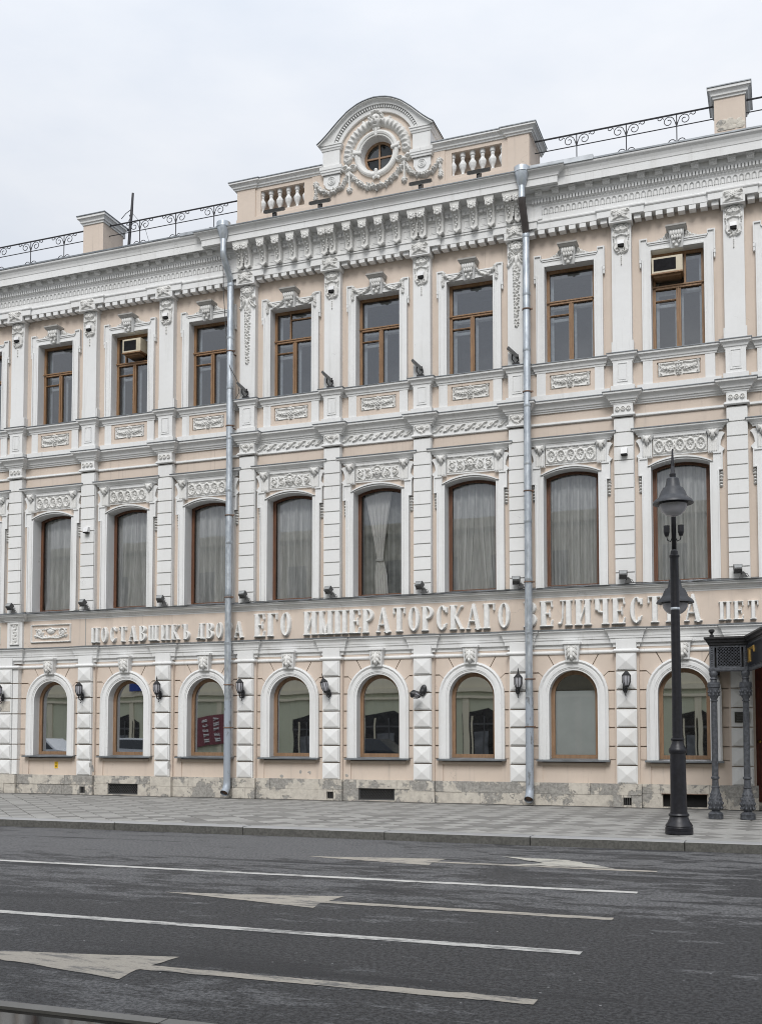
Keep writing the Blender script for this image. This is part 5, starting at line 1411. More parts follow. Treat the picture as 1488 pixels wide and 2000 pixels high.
LT = [('intact', 'black wall lantern without its finial on the leftmost pilaster', (0,0,.0), 0), ('n', 'black wall lantern lacking a finial on the second pilaster from the left edge', (0,0,.1), 0), ('f', 'black wall lantern with tall finial left of the left downpipe', (0,0,.05), 1), ('n', 'black wall lantern partly behind the left downpipe', (0,0,0), 0), ('f', 'black wall lantern leaning to the left on the pilaster left of the middle window', (.1,-.2,.0), 1), ('b', 'broken black wall lantern lying sideways on the pilaster right of the middle window', (0,0,0), 0), ('f', 'slim black wall lantern with finial beside the right downpipe', (0,0,.3), 1), ('n', 'black wall lantern with flat top right of the right downpipe', (0,0,.3), 0)]
for i, (k, lb, rot, fin) in enumerate(LT):
    x = PX[i] if i else -11.69
    t = tag(empty('wall_lantern', (x-.02, -.27, 2.80), None, rot), lb, 'lantern', 'wall lanterns on the pilasters')
    if k == 'b':
        put('back_plate', LP['back_plate'], t, (.07,0,.02), (0,R(15),0), (1.5,1.3,1.3)); put('arm', LP['arm'], t, (-.02,0,.06), (R(60),R(-30),R(15))); put('cage', LP['cage'], t, (-.04,-.06,.0), (R(70),R(-35),R(-20)), (.95,.95,.8)); put('glass', LP['glass'], t, (-.04,-.06,.0), (R(70),R(-35),R(-20)), (.9,.9,.75))
        continue
    for n2 in ('back_plate', 'arm', 'cage', 'glass'): put(n2, LP[n2], t)
    if fin: put('finial', LP['finial'], t)
# ------------------------------------------------------------------ floodlights
def flood_upper():
    m = MB(); m.box(-.04, .035, -.12, .12, -.20, .20); a = m.mesh('housing', 'flood')
    m = MB(); m.box(-.055, -.041, -.10, .10, -.17, .15); b = m.mesh('lens', 'flood_glass')
    m = MB(); m.tube([(-.09,.02,-.10),(-.10,.05,-.26),(.0,.07,-.30),(.10,.05,-.26),(.09,.02,-.10)], .014, 6); m.box(-.05, .05, .03, .13, -.34, -.28); c = m.mesh('bracket', 'flood')
    return a, b, c
FU = flood_upper()
for i in (3, 4, 5, 6):
    t = tag(empty('floodlight', (PX[i]-.02, -.33, 11.02)), 'tilted grey floodlight on the upper ledge, '+PN[i], 'floodlight', 'floodlights on the upper ledge')
    rr = (R(8), R(-46), R(6))
    put('housing', FU[0], t, (-.05,0,-.02), rr, (.85,.85,.85)); put('lens', FU[1], t, (-.05,0,-.02), rr, (.85,.85,.85))
    m = MB(); m.tube([(-.06,.0,-.02),(-.09,.06,-.16),(-.02,.1,-.27),(.07,.09,-.2),(.06,.04,-.06)], .016, 6); m.box(-.08, .09, .04, .16, -.325, -.26); m.build('bracket', 'iron', t)
m = MB(); m.frust(-.085, .085, -.06, .06, -.07, .07, .015, .02); fl_b = m.mesh('housing', 'flood')
m = MB(); m.box(-.08, .08, -.083, -.07, -.05, .055); fl_l = m.mesh('lens', 'flood_glass')
m = MB(); m.tube([(-.085,0,0),(-.09,.0,-.10),(.09,0,-.10),(.085,0,0)], .01, 5); m.prism([(.02,-.2),(.22,-.2),(.13,-.06),(.08,-.06)], .02, .03); m.tube([(.1,.02,-.08),(.2,.03,-.12),(.24,.03,-.2)], .008, 5); fl_k = m.mesh('bracket', 'flood')
for i in range(9):
    t = tag(empty('floodlight', (PX[i]-.03, -.31, 5.46)), 'small dark floodlight on the lower ledge, '+PN[i], 'floodlight', 'floodlights on the lower ledge')
    rr = (R(-40), 0, R(random.uniform(-25,10)))
    put('housing', fl_b, t, (0,0,0), rr); put('lens', fl_l, t, (0,0,0), rr); put('bracket', fl_k, t)
for x, lb in ((-2.83, 'long dark floodlight in front of the left attic balustrade'), (-1.49, 'long dark floodlight under the left attic garland'), (1.32, 'long dark floodlight under the right attic garland'), (2.86, 'long dark floodlight in front of the right attic balustrade')):
    t = tag(empty('floodlight', (x, -.45, 15.50)), lb, 'floodlight', 'long floodlights on the attic ledge')
    m = MB(); m.box(-.29, .29, -.09, .06, -.03, .03); m.box(-.29, .29, -.05, .03, .031, .05); m.build('housing', 'flood', t, rot=(R(25),0,0))
    MB().box(-.26, .26, -.085, .05, -.045, -.031).build('lens', 'flood_glass', t, rot=(R(25),0,0))
    m = MB(); m.box(-.035, .035, -.03, .03, -.2, -.02); m.tube([(-.05,0,-.05),(-.06,.02,-.16),(.05,.03,-.2),(.06,0,-.06)], .014, 5); m.box(-.02, .02, -.02, .02, -.29, -.19); m.build('bracket', 'iron', t)
# small louvred lamps set in the pilaster heads
for i in (0, 1, 2, 4, 5, 7, 8):
    t = tag(empty('accent_lamp', (PX[i], -.2, 13.30)), 'white lamp box in the carved head, '+PN[i], 'lamp', 'lamp boxes in the pilaster heads')
    m = MB(); m.frust(-.075, .075, -.09, .01, -.045, .06, .0, -.03); m.build('housing', 'plastic', t)
    MB().box(-.07, .07, -.085, .005, -.11, -.048).build('aperture', 'black', t)
for x, z, lb in ((-8.88, 7.55, 'white sensor box on the second pilaster from the left edge'), (6.33, 8.38, 'white sensor box on the first pilaster right of the right downpipe')):
    t = tag(empty('sensor_box', (x, -.19, z)), lb, 'sensor', 'white sensor boxes')
    MB().frust(-.075, .075, -.13, .01, -.075, .075, 0, -.05).build('housing', 'plastic', t); MB().box(-.072, .072, -.125, .0, -.105, -.077).build('lens', 'black', t)
# ------------------------------------------------------------------ window air conditioners
def ac(x, z, lb, w, face):
    t = tag(empty('air_conditioner', (x, .1, z)), lb, 'air conditioner', 'window air conditioners')
    m = MB(); d0 = -.22
    m.box(-w, w, d0, .2, -.19, .19); m.build('casing', 'acpaint', t)
    gx0, gx1 = -w+.045, w-.15
    MB().box(gx0, gx1, d0-.004, d0+.01, -.145, .145).build('grille_recess', 'black', t)
    m = MB()
    for k in range(14): zz_ = -.138+.0205*k; m.add([(gx0,d0-.006,zz_),(gx1,d0-.006,zz_),(gx1,d0-.014,zz_+.012),(gx0,d0-.014,zz_+.012)], [(0,1,2,3)])
    m.build('grille', 'acgrille', t)
    m = MB(); m.frust(-w-.005, w+.005, d0-.015, .2, -.225, -.192, .01, .0); m.box(-w+.05, w-.05, d0+.06, .2, -.27, -.226); m.build('tray', 'wood', t)
ac(-7.52, 12.66, 'cream window air conditioner in a left upper window', .30, 0)
ac(7.365, 12.68, 'cream window air conditioner in the upper window at right', .355, 0)
# ------------------------------------------------------------------ curtains of the second storey
def curtain(i, kind, lb, mt='curtain', dy=0):
    xc = BX[i]; r = random.Random(i*5+1); m = MB(); nx_, nz_ = 110, 26; hw = .70; z0, z1 = 5.30, 8.15
    ph = [r.uniform(0, 6.28) for _ in range(4)]; f1, f2 = r.uniform(42, 58), r.uniform(17, 26)
    vs = []
    for j in range(nz_+1):
        z = z0+(z1-z0)*j/nz_
        for k in range(nx_+1):
            u = k/nx_; x = -hw+2*hw*u; u0 = u
            if kind == 'tied':
                # left third gathered and tied back at z = 6.6, rest hanging straight
                if u < .40:
                    t = u/.40; zt = 6.25; wd = .17+.48*(max(0, z-zt)/(z1-zt))**.9 if z > zt else .17+.10*(zt-z)/(zt-z0); cx_ = -.20+.12*max(0, (z-zt)/(z1-zt)); x = cx_+(t-.5)*wd*1.15
                    if z < zt: x -= .02
                    amp = .018
                else: x = -.70+(u-.40)/.60*1.40; amp = .02
            else: amp = .026
            yy = .395+1.5*amp*math.sin(f1*u+ph[0]+.3*math.sin(z*1.3+ph[3]))+.018*math.sin(f2*u+ph[1]+z*.25)+.006*math.sin(90*u+ph[2])
            if kind == 'parted':
                g_ = .16*max(0, (7.7-z)/2.4)**1.5; x += (g_ if u > .5 else -g_)*(1-abs(2*u-1))
            if kind == 'bunched' and z < 6.3: yy += .05*(6.3-z)*math.sin(30*u+4*z)
            if kind == 'tied' and u >= .40: yy += .10
            vs.append((x, yy, z))
    m.add(vs, [(j*(nx_+1)+k, j*(nx_+1)+k+1, (j+1)*(nx_+1)+k+1, (j+1)*(nx_+1)+k) for j in range(nz_) for k in range(nx_) if not (kind == 'tied' and k == 43) and not (kind == 'parted' and k == 54)])
    t = tag(m.build('curtain', mt, None, (xc,dy,0), smooth=True), lb, 'curtain', 'curtains of the middle storey')
WN = ['first', 'second', 'third', 'fourth', 'fifth', 'sixth', 'seventh', 'eighth', 'ninth']
for i in range(1, 10):
    if i == 5:
        curtain(i, 'plain', 'grey net curtain behind the tied-back drape in the middle window of the middle storey', 'net', .10)
        m = MB(); nx_, nz_ = 60, 44; vs = []; zw = 6.28
        for j in range(nz_+1):
            z = 5.33+2.75*j/nz_
            if z > zw: q = (z-zw)/(8.08-zw); w_ = .17+.62*q**1.15; cx_ = -.10-.05*q**.8
            else: q = (zw-z)/(zw-5.33); w_ = .17+.20*min(1, q*2.2)**.7; cx_ = -.10+.05*q
            for k in range(nx_+1):
                u = k/nx_; fold = math.sin(34*u+1.2*math.sin(z*1.1))
                vs.append((cx_+(u-.5)*w_, .395-.028*fold*(.5+.5*min(1, abs(z-zw)*3)), z))
        m.add(vs, [(j*(nx_+1)+k, j*(nx_+1)+k+1, (j+1)*(nx_+1)+k+1, (j+1)*(nx_+1)+k) for j in range(nz_) for k in range(nx_)])
        dr = empty('drape', (0,0,0)); tag(dr, 'white drape tied back at the waist in the middle window of the middle storey', 'drape')
        m.build('cloth', 'drape', dr, smooth=True); MB().box(-.20, .0, .345, .44, zw-.03, zw+.02).build('tie_band', 'curtain', dr)
        continue
    lbs = {1: 'pale net curtain in the leftmost whole window of the middle storey', 2: 'pale net curtain in the second whole window from the left, middle storey', 3: 'pale net curtain in the middle-storey window left of the left downpipe', 4: 'pale net curtain in the middle-storey window right of the left downpipe', 6: 'pale net curtain in the middle-storey window left of the right downpipe', 7: 'pale net curtain in the middle-storey window right of the right downpipe', 8: 'pale net curtain in the middle-storey window behind the street lamp', 9: 'pale net curtain in the middle-storey window above the canopy'}
    curtain(i, 'bunched' if i in (1, 3) else 'parted' if i in (2, 6) else 'plain', lbs[i])
m = MB(); m.box(-.57, .57, .31, .33, 1.15, 2.78); tag(m.build('window_blind', 'blind', None, (BX[7],0,0)), 'pale blind behind the ground-floor window right of the right downpipe', 'blind')
# ------------------------------------------------------------------ small signs
t = tag(empty('sticker', (-9.98, -.005, .83)), 'yellow utility sticker on the apron of the leftmost ground-floor window', 'sticker')
MB().box(-.055, .055, -.006, .005, -.095, .095).build('plate', 'yellow', t)
m = MB()
for z in (.06, .03, -.01, -.045): m.box(-.03, .03, -.009, -.0065, z-.008, z+.006)
m.build('print', 'black', t)
t = tag(empty('plaque', (8.88, -.2, 2.10)), 'dark engraved plaque on the pilaster behind the canopy columns', 'plaque')
MB().box(-.16, .16, -.03, .005, -.12, .12).build('plate', 'bronze', t)
m = MB()
for k in range(5): m.box(-.12+.01*(k%2), .12-.012*(k%3), -.033, -.0305, .075-.036*k-.006, .075-.036*k+.006)
m.build('engraving', 'flood', t)
t = MB().box(-.19, .19, -.012, .004, -.15, .15).build('bare_patch', 'stone', pil_parts[0], (-.23, -.20, JZ[4]+.22))

# ------------------------------------------------------------------ roof railings
def scroll_unit():
    m = MB(); w = .011
    def T(p, r=w): m.tube([(x, 0, z) for x, z in p], r, 5)
    T([(0,15.55),(0,16.40)], .014)
    def spir(cx, cz, r, turns, a0, sg):
        return [(cx+r*(1-.75*k/(12*turns))*math.cos(a0+sg*2*PI*turns*k/(12*turns)), cz+r*(1-.75*k/(12*turns))*math.sin(a0+sg*2*PI*turns*k/(12*turns))) for k in range(int(12*turns)+1)]
    for s_ in (-1, 1):
        T([(s_*.01,16.13)]+[(s_*.04,16.24)]+spir(s_*.19, 16.25, .14, 1.35, PI if s_ > 0 else 0, -s_))
        T([(s_*.30,16.34)]+spir(s_*.405, 16.375, .065, .8, PI if s_ > 0 else 0, s_))
        T(spir(s_*.125, 15.70, .11, 1.2, PI if s_ > 0 else 0, -s_)+[])
    m.ball(0, 0, 16.18, .022, .022, .07, 6, 4)
    return m.mesh('scroll_panel', 'rail')
SU = scroll_unit()
for x0, x1, posts, lb in ((4.12, 8.46, (5.18, 6.40, 7.60), 'scrolled black roof railing between the attic and the right roof pillar'), (9.19, 13.9, (10.1, 11.3, 12.5), 'scrolled black roof railing right of the right roof pillar'), (-8.63, -4.18, (-7.57, -6.36, -5.11), 'scrolled black roof railing between the left roof pillar and the attic'), (-13.9, -9.32, (-12.66, -11.45, -10.23), 'scrolled black roof railing left of the left roof pillar')):
    t = tag(empty('roof_railing', ((x0+x1)/2, .3, 15.4)), lb, 'railing', 'roof railings'); ox = (x0+x1)/2
    for z, r_ in ((16.41, .022), (16.105, .013)): MB().tube([(x0-ox,0,z-15.4),(x1-ox,0,z-15.4)], r_, 6).build('rail', 'rail', t)
    for p in posts: put('scroll_panel', SU, t, (p-ox, 0, -15.4))
t = tag(empty('roof_mast', (-8.42, 1.1, 15.5)), 'crooked dark mast with bent wires behind the left roof pillar', 'mast')
m = MB(); m.tube([(-.1,0,.0),(-.02,0,1.2),(.02,0,1.6),(.06,0,2.25)], [.05,.045,.045,.035], 7); m.build('pole', 'rail', t)
m = MB(); m.tube([(.0,0,1.75),(-.18,0,1.66),(-.34,0,1.52)], .012, 5); m.tube([(-.02,0,1.5),(-.16,0,1.3),(-.22,0,1.05)], .008, 4); m.tube([(.03,0,1.65),(.5,0,1.1),(.9,-.3,.3)], .006, 4); m.tube([(-.06,0,1.6),(.04,0,1.35),(-.03,0,1.1)], .012, 4); m.build('wire', 'rail', t)
# ------------------------------------------------------------------ entrance: door and canopy
D = empty('door', (0,0,0), B)
m = MB(); m.box(DOOR[0], DOOR[1], .22, .30, .17, 3.3); m.build('panel', 'door', D)
for k in range(12):
    x = DOOR[0]+.03+k*.172; MB().box(x, x+.15, .20, .225, .35, 2.75).build('plank', 'door', D)
m = MB(); m.box(DOOR[0], DOOR[1], .18, .22, 2.78, 2.95); m.build('rail', 'door', D)
MB().ball(DOOR[0]+.12, .16, 1.55, .035, .035, .035, 8, 5).build('handle', 'gold', D)
MB().box(DOOR[0], DOOR[1], -.05, .25, 0, .16).build('step', 'stone', D)
m = MB(); m.box(DOOR[0]-.001, DOOR[0], .03, .3, .1, 3.3); m.build('jamb', 'beige', D)

CAN = tag(empty('entrance_canopy', (8.765,-3.0,0)), 'dark cast-iron entrance canopy on columns with lattice panel and gold-lettered sign', 'canopy')
ox, oyy = 8.8, -3.13
def can(name, mb, mt, **k): mb.v = [(x-ox, y-oyy, z) for x, y, z in mb.v]; return mb.build(name, mt, CAN, **k)
col = [(.145,0),(.145,.085),(.15,.10),(.11,.135),(.075,.15),(.09,.17),(.125,.22),(.14,.28),(.138,.34),(.115,.44),(.09,.54),(.072,.62),(.085,.63),(.085,.645),(.066,.66),(.062,.80),(.08,.81),(.085,.83),(.08,.85),(.062,.86),(.055,2.38),(.075,2.385),(.075,2.405),(.06,2.41),(.06,2.43),(.085,2.47),(.105,2.54),(.11,2.60),(.11,2.66),(.125,2.67),(.125,2.74),(.115,2.75),(.115,2.77),(.07,2.775),(.06,2.82),(.075,2.84),(.06,2.87),(.08,2.91),(.09,2.95),(.08,2.99),(.07,3.0),(.07,3.02)]
for x in (8.475, 9.09, 12.6, 13.2):
    can('column', MB().lathe(col, x, -3.13, 18), 'iron_grey', auto=35)
    m = MB(); rnd = random.Random(2)
    for k in range(44):
        a = 2*PI*k/11+.2*(k//11); z = .22+.09*(k//11); rr = (.132,.14,.118,.092)[k//11]; m.ball(x+rr*math.cos(a), -3.13+rr*math.sin(a), z, .022, .022, .034, 6, 4)
    for k in range(16): a = 2*PI*k/8+.3*(k//8); m.ball(x+(.10+.01*(k//8))*math.cos(a), -3.13+(.10+.01*(k//8))*math.sin(a), 2.52+.06*(k//8), .022, .022, .03, 6, 4)
    can('column_leaves', m, 'iron_grey')
    m = MB()
    for k in range(10): a = 2*PI*k/10; m.tube([(x+.058*math.cos(a), -3.13+.058*math.sin(a), .88),(x+.054*math.cos(a), -3.13+.054*math.sin(a), 2.36)], .008, 4)
    can('column_flute', m, 'iron_grey')
plan = [(8.40,-.02),(8.40,-3.18),(9.16,-3.18),(9.50,-4.95),(12.2,-4.95),(12.54,-3.18),(13.3,-3.18),(13.3,-.02)]
can('cornice', MB().sweep(plan, [(-.03,3.53),(.02,3.53),(.025,3.57),(.05,3.58),(.06,3.62),(.10,3.65),(.10,3.685),(-.03,3.70)]), 'iron')
can('lower_beam', MB().sweep(plan, [(-.05,2.99),(.01,2.99),(.02,3.01),(.02,3.05),(.0,3.07),(-.05,3.07)]), 'iron_grey')
m = MB(); m.add([(x,y,3.60) for x,y in plan]+[(x,y,3.68) for x,y in plan], [tuple(range(7,-1,-1)), tuple(range(8,16))]); can('roof', m, 'sheet')
m = MB(); m.box(8.40, 8.50, -3.17, -3.12, 3.07, 3.53); m.box(9.06, 9.15, -3.17, -3.12, 3.07, 3.53); m.box(8.50, 9.06, -3.165, -3.12, 3.48, 3.53); m.box(8.54, 8.56, -3.168, -3.13, 3.08, 3.48); m.box(9.0, 9.02, -3.168, -3.13, 3.08, 3.48); m.box(8.56, 9.0, -3.166, -3.13, 3.07, 3.10)
for xx in (8.45, 9.105):
    for k in range(9): m.ball(xx, -3.175, 3.12+.045*k, .022, .012, .02, 6, 4)
can('lattice_frame', m, 'iron_grey')
m = MB(); x0, x1, z0, z1 = 8.56, 9.0, 3.09, 3.48
for k in range(-7, 12):
    for sg in (1, -1):
        xa = x0+.062*k; h = z1-z0; xb = xa+h; t0 = max(0, (x0-xa)/h); t1 = min(1, (x1-xa)/h)
        if t1 <= t0: continue
        za = (lambda t: z0+h*t) if sg > 0 else (lambda t: z1-h*t)
        m.tube([(xa+h*t0,-3.15-.004*sg,za(t0)),(xa+h*t1,-3.15-.004*sg,za(t1))], .0085, 4)
can('lattice', m, 'iron_grey')
can('lattice_back', MB().box(8.5, 9.06, -3.06, -3.04, 3.07, 3.5), 'black')
m = MB(); m.lathe([(.045,3.70),(.045,3.73),(.02,3.75),(.035,3.78),(.06,3.80),(.06,3.84),(.045,3.85),(.045,3.80)], 8.45, -3.15, 8); can('finial', m, 'iron')
# left flank of the canopy
m = MB(); m.box(8.40, 8.44, -3.1, -.05, 3.07, 3.53); can('side_panel', m, 'iron')
# sign face that runs out towards the street
ang = math.atan2(-4.95+3.18, 9.50-9.16)
s = empty('sign', (9.16-ox, -3.18-oyy, 0), CAN, (0,0,ang))
m = MB(); m.box(.0, 1.80, -.02, .03, 3.06, 3.54); m.build('sign_board', 'iron_grey', s)
pts = []
for cxx, czz, a0 in ((1.70,3.44,0),(.10,3.44,90),(.10,3.14,180),(1.70,3.14,270)):
    for k in range(5): a = R(a0+22.5*k); pts.append((cxx+.06*math.cos(a), czz+.06*math.sin(a)))
MB().prism(pts, -.035, -.02).build('sign_field', 'navy', s)
rg = Relief(.36, .34, .01); rg.rect(-.13,-.14,-.05,.14,.02); rg.rect(-.16,-.14,-.02,-.11,.02); rg.rect(-.16,.11,.14,.14,.02); rg.stroke([(.12,.13),(.145,.03)], .03, .02, .015, .01)
put('sign_letter', rg.mesh('sign_letter', 'gold'), s, (.52, -.034, 3.29), (0,0,0), (2.3,1,1))
# ------------------------------------------------------------------ street lamp
L = tag(empty('street_lamp', (8.05,-6.70,0), None, (0,R(-.2),R(5))), 'black street lamp with two bell-shaped lanterns on the pavement', 'street lamp')
m = MB(); m.lathe([(.235,0),(.235,.05),(.228,.055),(.232,.06),(.236,.10),(.225,.105),(.22,.12),(.232,.135),(.225,.15),(.19,.20),(.165,.25),(.155,.29),(.165,.30),(.178,.32),(.165,.345),(.148,.35),(.146,.37)], 0, 0, 28); m.build('base', 'lamp_paint', L, auto=32)
m = MB(); m.lathe([(.142,.36),(.136,.6),(.131,1.30),(.128,1.37),(.145,1.39),(.155,1.42),(.150,1.46),(.128,1.49),(.105,1.55),(.098,1.60),(.115,1.61),(.115,1.635),(.092,1.65)], 0, 0, 24); m.build('lower_shaft', 'lamp_paint', L, auto=32)
m = MB(); m.lathe([(.088,1.64),(.080,2.5),(.073,4.70),(.073,4.76),(.085,4.77),(.085,4.80),(.066,4.815),(.062,4.87),(.052,4.88),(.043,4.90)], 0, 0, 20); m.build('shaft', 'lamp_paint', L, auto=32)
MB().tube([(0,0,4.88),(0,0,6.15)], .042, 12).build('upper_shaft', 'lamp_paint', L, smooth=True)
m = MB(); m.tube([(0,0,6.1),(0,0,6.3),(0,0,6.64)], [.045,.036,.010], 8); m.tube([(0,0,5.95),(0,-.3,6.08),(0,-.65,6.14),(0,-.9,6.10),(0,-1.0,5.98)], [.028,.03,.03,.03,.028], 8); m.tube([(0,0,5.6),(0,-.2,5.85),(0,-.4,6.08)], .018, 6); m.lathe([(.05,5.92),(.055,5.97),(.03,6.0)], 0, -1.0, 10); m.build('arm', 'lamp_paint', L)
m = MB(); m.tube([(0,0,4.40),(0,.2,4.58),(0,.4,4.60),(0,.55,4.52),(0,.58,4.43)], .026, 8); m.build('arm', 'lamp_paint', L)
def bell(y, zb):
    h = empty('lantern', (0, y, zb), L)
    m = MB(); m.lathe([(.02,.43),(.075,.42),(.10,.40),(.105,.37),(.125,.27),(.135,.25),(.165,.245),(.20,.18),(.225,.115),(.24,.09),(.30,.045),(.325,.01),(.33,-.015),(.315,-.02),(.23,.0)], 0, 0, 28, False); m.build('shade', 'lamp_shade', h, auto=35)
    m = MB(); m.lathe([(.228,.0),(.228,-.02),(.215,-.09),(.18,-.15),(.12,-.20),(.05,-.222),(.0,-.225)], 0, 0, 24, False); m.build('globe', 'glass_lamp', h, smooth=True)
    MB().lathe([(.232,-.004),(.24,-.012),(.232,-.03)], 0, 0, 24, False).build('globe_ring', 'lamp_paint', h)
bell(-1.0, 5.50); bell(.58, 4.06)
for s_ in (-1, 1):
    h = empty('spotlight', (0,0,5.2), L)
    m = MB(); m.lathe([(.03,-.07),(.052,.0),(.052,.12),(.046,.12)], s_*.12, 0, 10); m.build('can', 'lamp_paint', h)
    m = MB(); m.tube([(s_*.03,0,-.10),(s_*.06,0,-.16),(s_*.11,0,-.13),(s_*.12,0,-.06)], .01, 5); m.build('bracket', 'lamp_paint', h)
MB().lathe([(.079,3.86),(.081,3.87),(.081,3.89),(.079,3.90)], 0, 0, 16, False).build('band', 'zinc', L)

# ------------------------------------------------------------------ the other side of the street (seen in the window panes)
OB = tag(empty('facing_building', (-12,-31,0)), 'olive and cream building across the street, seen only in the window reflections', 'building')
def ob(n2, mb, mt): mb.v = [(x+12, y+31, z) for x, y, z in mb.v]; return mb.build(n2, mt, OB)
ob('wall', MB().box(-75, 45, -40, -31, -.1, 13.6), 'opp')
ob('band', MB().box(-75, 45, -31.02, -30.82, 4.1, 4.35), 'opp_trim'); ob('band', MB().box(-75, 45, -31.02, -30.86, 3.72, 3.86), 'opp_trim')
ob('upper_field', MB().box(-75, 45, -31.02, -30.95, 4.36, 13.0), 'opp_trim')
ob('cornice', MB().box(-75, 45, -31.02, -30.45, 13.2, 13.75), 'opp_trim')
for x, w, z in ((-28.9,1.0,3.0),(-16.4,.9,2.9),(-11.3,1.5,3.1),(-5.7,1.25,3.2),(5.6,1.2,3.0),(-38,1.2,3),(-44,1.2,3),(12,1.2,3),(19,1.2,3),(-52,1.2,3)):
    m = MB(); m.prism([(x-w,0),(x+w,0),(x+w,z-.55),(x+w*.2,z),(x-w,z-.3)], -30.98, -31.05); m.v = [(a, -30.985 if b > -31.0 else -31.05, c) for a, b, c in m.v]; ob('doorway', m, 'doorway')
    for k in (-.55, 0, .55): ob('shop_mullion', MB().box(x+w*k-.04, x+w*k+.04, -30.98, -30.93, 0, z-.45), 'opp_trim' if k else 'flood')
    ob('shop_transom', MB().box(x-w, x+w, -30.98, -30.94, z-.95, z-.85), 'flood'); ob('shop_display', MB().box(x-w*.45, x+w*.2, -30.98, -30.95, .5, z-1.3), 'inside')
for k in range(-20, 13):
    x = k*3.1-14
    for z in (5.4, 9.4): ob('upper_window', MB().box(x-.6, x+.6, -31.0, -30.93, z, z+2.3), 'car_glass')
for k in range(-24, 14): ob('pilaster_strip', MB().box(k*3.1-13.1, k*3.1-12.75, -31.01, -30.93, .4, 3.7), 'opp_trim')
t = tag(MB().box(-1.5, 1.5, -.04, .04, -.9, .9).build('banner', 'banner', None, (-22.7,-30.85,2.0), (0,R(-7),0)), 'dark red banner across the street, reflected in the window left of the left downpipe', 'banner')
t = tag(MB().box(-.75, .75, -.04, .04, -.32, .32).build('street_sign', 'blue', None, (-27.7,-30.7,4.75)), 'small blue sign across the street, reflected in a left ground-floor window', 'sign')
def car(x, y, mt, lb, stripe=False):
    t = tag(empty('parked_car', (x,y,RZ)), lb, 'car', 'cars parked across the street')
    prof = [(-2.1,.35),(2.1,.35),(2.15,.6),(2.05,.82),(1.25,.92),(.55,1.38),(-.9,1.42),(-1.55,1.0),(-2.05,.9),(-2.15,.6)]
    m = MB(); m.prism(prof, -.86, .86); m.v = [(a, b*(1-.22*max(0, c-.9)/.5), c) for a, b, c in m.v]; m.build('body', mt, t)
    m = MB(); m.prism([(1.1,.95),(.5,1.33),(-.85,1.36),(-1.4,1.0)], -.80, .80); m.v = [(a, (b*(1-.2*max(0, c-.9)/.5))*1.09, c) for a, b, c in m.v]; m.build('window', 'car_glass', t)
    for wx in (-1.3, 1.3):
        for wy in (-.8, .8):
            w_ = MB().lathe([(.0,-.1),(.28,-.1),(.32,-.06),(.32,.06),(.28,.1),(.0,.1)], 0, 0, 14, False); w_.v = [(a, c, b) for a, b, c in w_.v]; w_.build('wheel', 'tyre', t, (wx, wy, .32))
    t.scale = (1.08, 1.0, 1.2)
    if stripe:
        m = MB(); m.box(-1.9, 1.9, -.875, .875, .62, .74); m.build('stripe', 'car_r', t)
car(-25.5, -18.8, 'car_w', 'white parked car reflected in the leftmost ground-floor window')
car(-19.6, -18.8, 'car_w', 'white parked car with red stripe reflected in a left ground-floor window', True)
car(-7.6, -18.75, 'car_d', 'dark parked car reflected in the middle ground-floor window')

BT = tag(empty('banner_lettering', (-22.7,-30.8,2.0), None, (0,R(-7),0)), 'pale lettering on the red banner across the street', 'lettering')
for row, txt in enumerate(('ИДЕСВ', 'МЕДИА')):
    for k, ch in enumerate(txt):
        if (ch, .435) not in LC: LC[(ch, .435)] = letter_mesh(ch, .435)
        put('letter', LC[(ch, .435)][0], BT, (-.35+.75*row, 0, -.62+.31*k), (0, R(-90), R(180)), (.75, .75, .75))
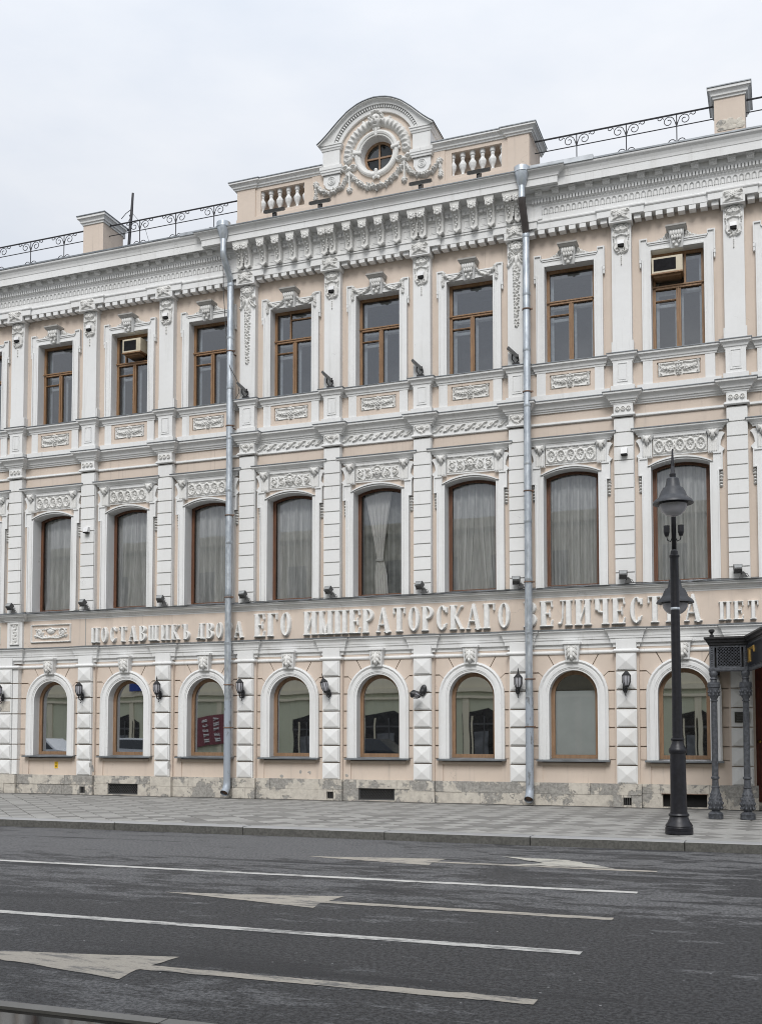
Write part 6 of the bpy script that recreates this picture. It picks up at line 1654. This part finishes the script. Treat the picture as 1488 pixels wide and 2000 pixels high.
# chipped and peeling plaster near the pavement
def chips(x, y, z, w, h, n, seed, mt, nm='chipped_plaster'):
    r = random.Random(seed); rl = Relief(w, h, .009)
    px_, pz_ = 0.0, 0.0
    for k in range(n):
        rl.dome(px_, pz_, r.uniform(.02, .06), r.uniform(.015, .04), .003, r.uniform(0, PI)); px_ = max(-w/2+.04, min(w/2-.04, px_+r.uniform(-.06, .06))); pz_ = max(-h/2+.04, min(h/2-.04, pz_+r.uniform(-.05, .06)))
    put(nm, rl.mesh(nm, mt, 1.0), B, (x, y, z))
chips(-8.78, -.2, .72, .30, .40, 34, 3, 'grimy'); chips(-8.66, -.115, .80, .12, .34, 14, 4, 'grimy'); chips(-6.12, -.2, .80, .12, .34, 12, 5, 'grimy')
for x, z, s in ((-2.2,.74,1),(-1.95,.72,2),(-2.75,.60,3),(-.86,.64,5)): chips(x, -.003 if x > -3.1 and x < -1.9 else -.032, z, .11, .12, 3, 20+s, 'grimy')
chips(6.32, -.2, .62, .36, .14, 16, 33, 'stone')

# ------------------------------------------------------------------ heights were read off with a level camera: refit them to the pitched one
TP, CP, SP = math.tan(R(3)), math.cos(R(3)), math.sin(R(3))
def refit(z, S):
    v = (z-1.7)/S-TP
    return 1.7+S*(v*CP+SP)/(CP-v*SP)
kids = {}
for o in list(bpy.data.objects):
    if o.parent is not None: kids.setdefault(o.parent.name, []).append(o)
refitted = set()
def walk(o, S):
    z0 = o.location.z
    if abs(z0) > 1e-4:
        o.location.z = refit(z0, S)
        if o.type == 'MESH': o.scale.z *= (refit(z0+.2, S)-refit(z0-.2, S))/.4
        return
    if o.type == 'MESH' and o.data.name not in refitted:
        refitted.add(o.data.name); n_ = len(o.data.vertices); a = np.empty(n_*3, np.float32); o.data.vertices.foreach_get('co', a)
        z = a[2::3].astype(float); v = (z-1.7)/S-TP; a[2::3] = 1.7+S*(v*CP+SP)/(CP-v*SP); o.data.vertices.foreach_set('co', a); o.data.update()
    for c_ in kids.get(o.name, []): walk(c_, S)
SKIP = ('ground', 'road', 'pavement', 'kerb', 'near_pavement', 'puddle', 'facing_building', 'parked_car', 'banner', 'street_sign', 'camera', 'sun')
for o in list(bpy.data.objects):
    if o.parent is None and not o.name.startswith(SKIP):
        walk(o, 18.2 if o.name.startswith('street_lamp') else 21.4 if o.name.startswith('entrance_canopy') else 27.5)
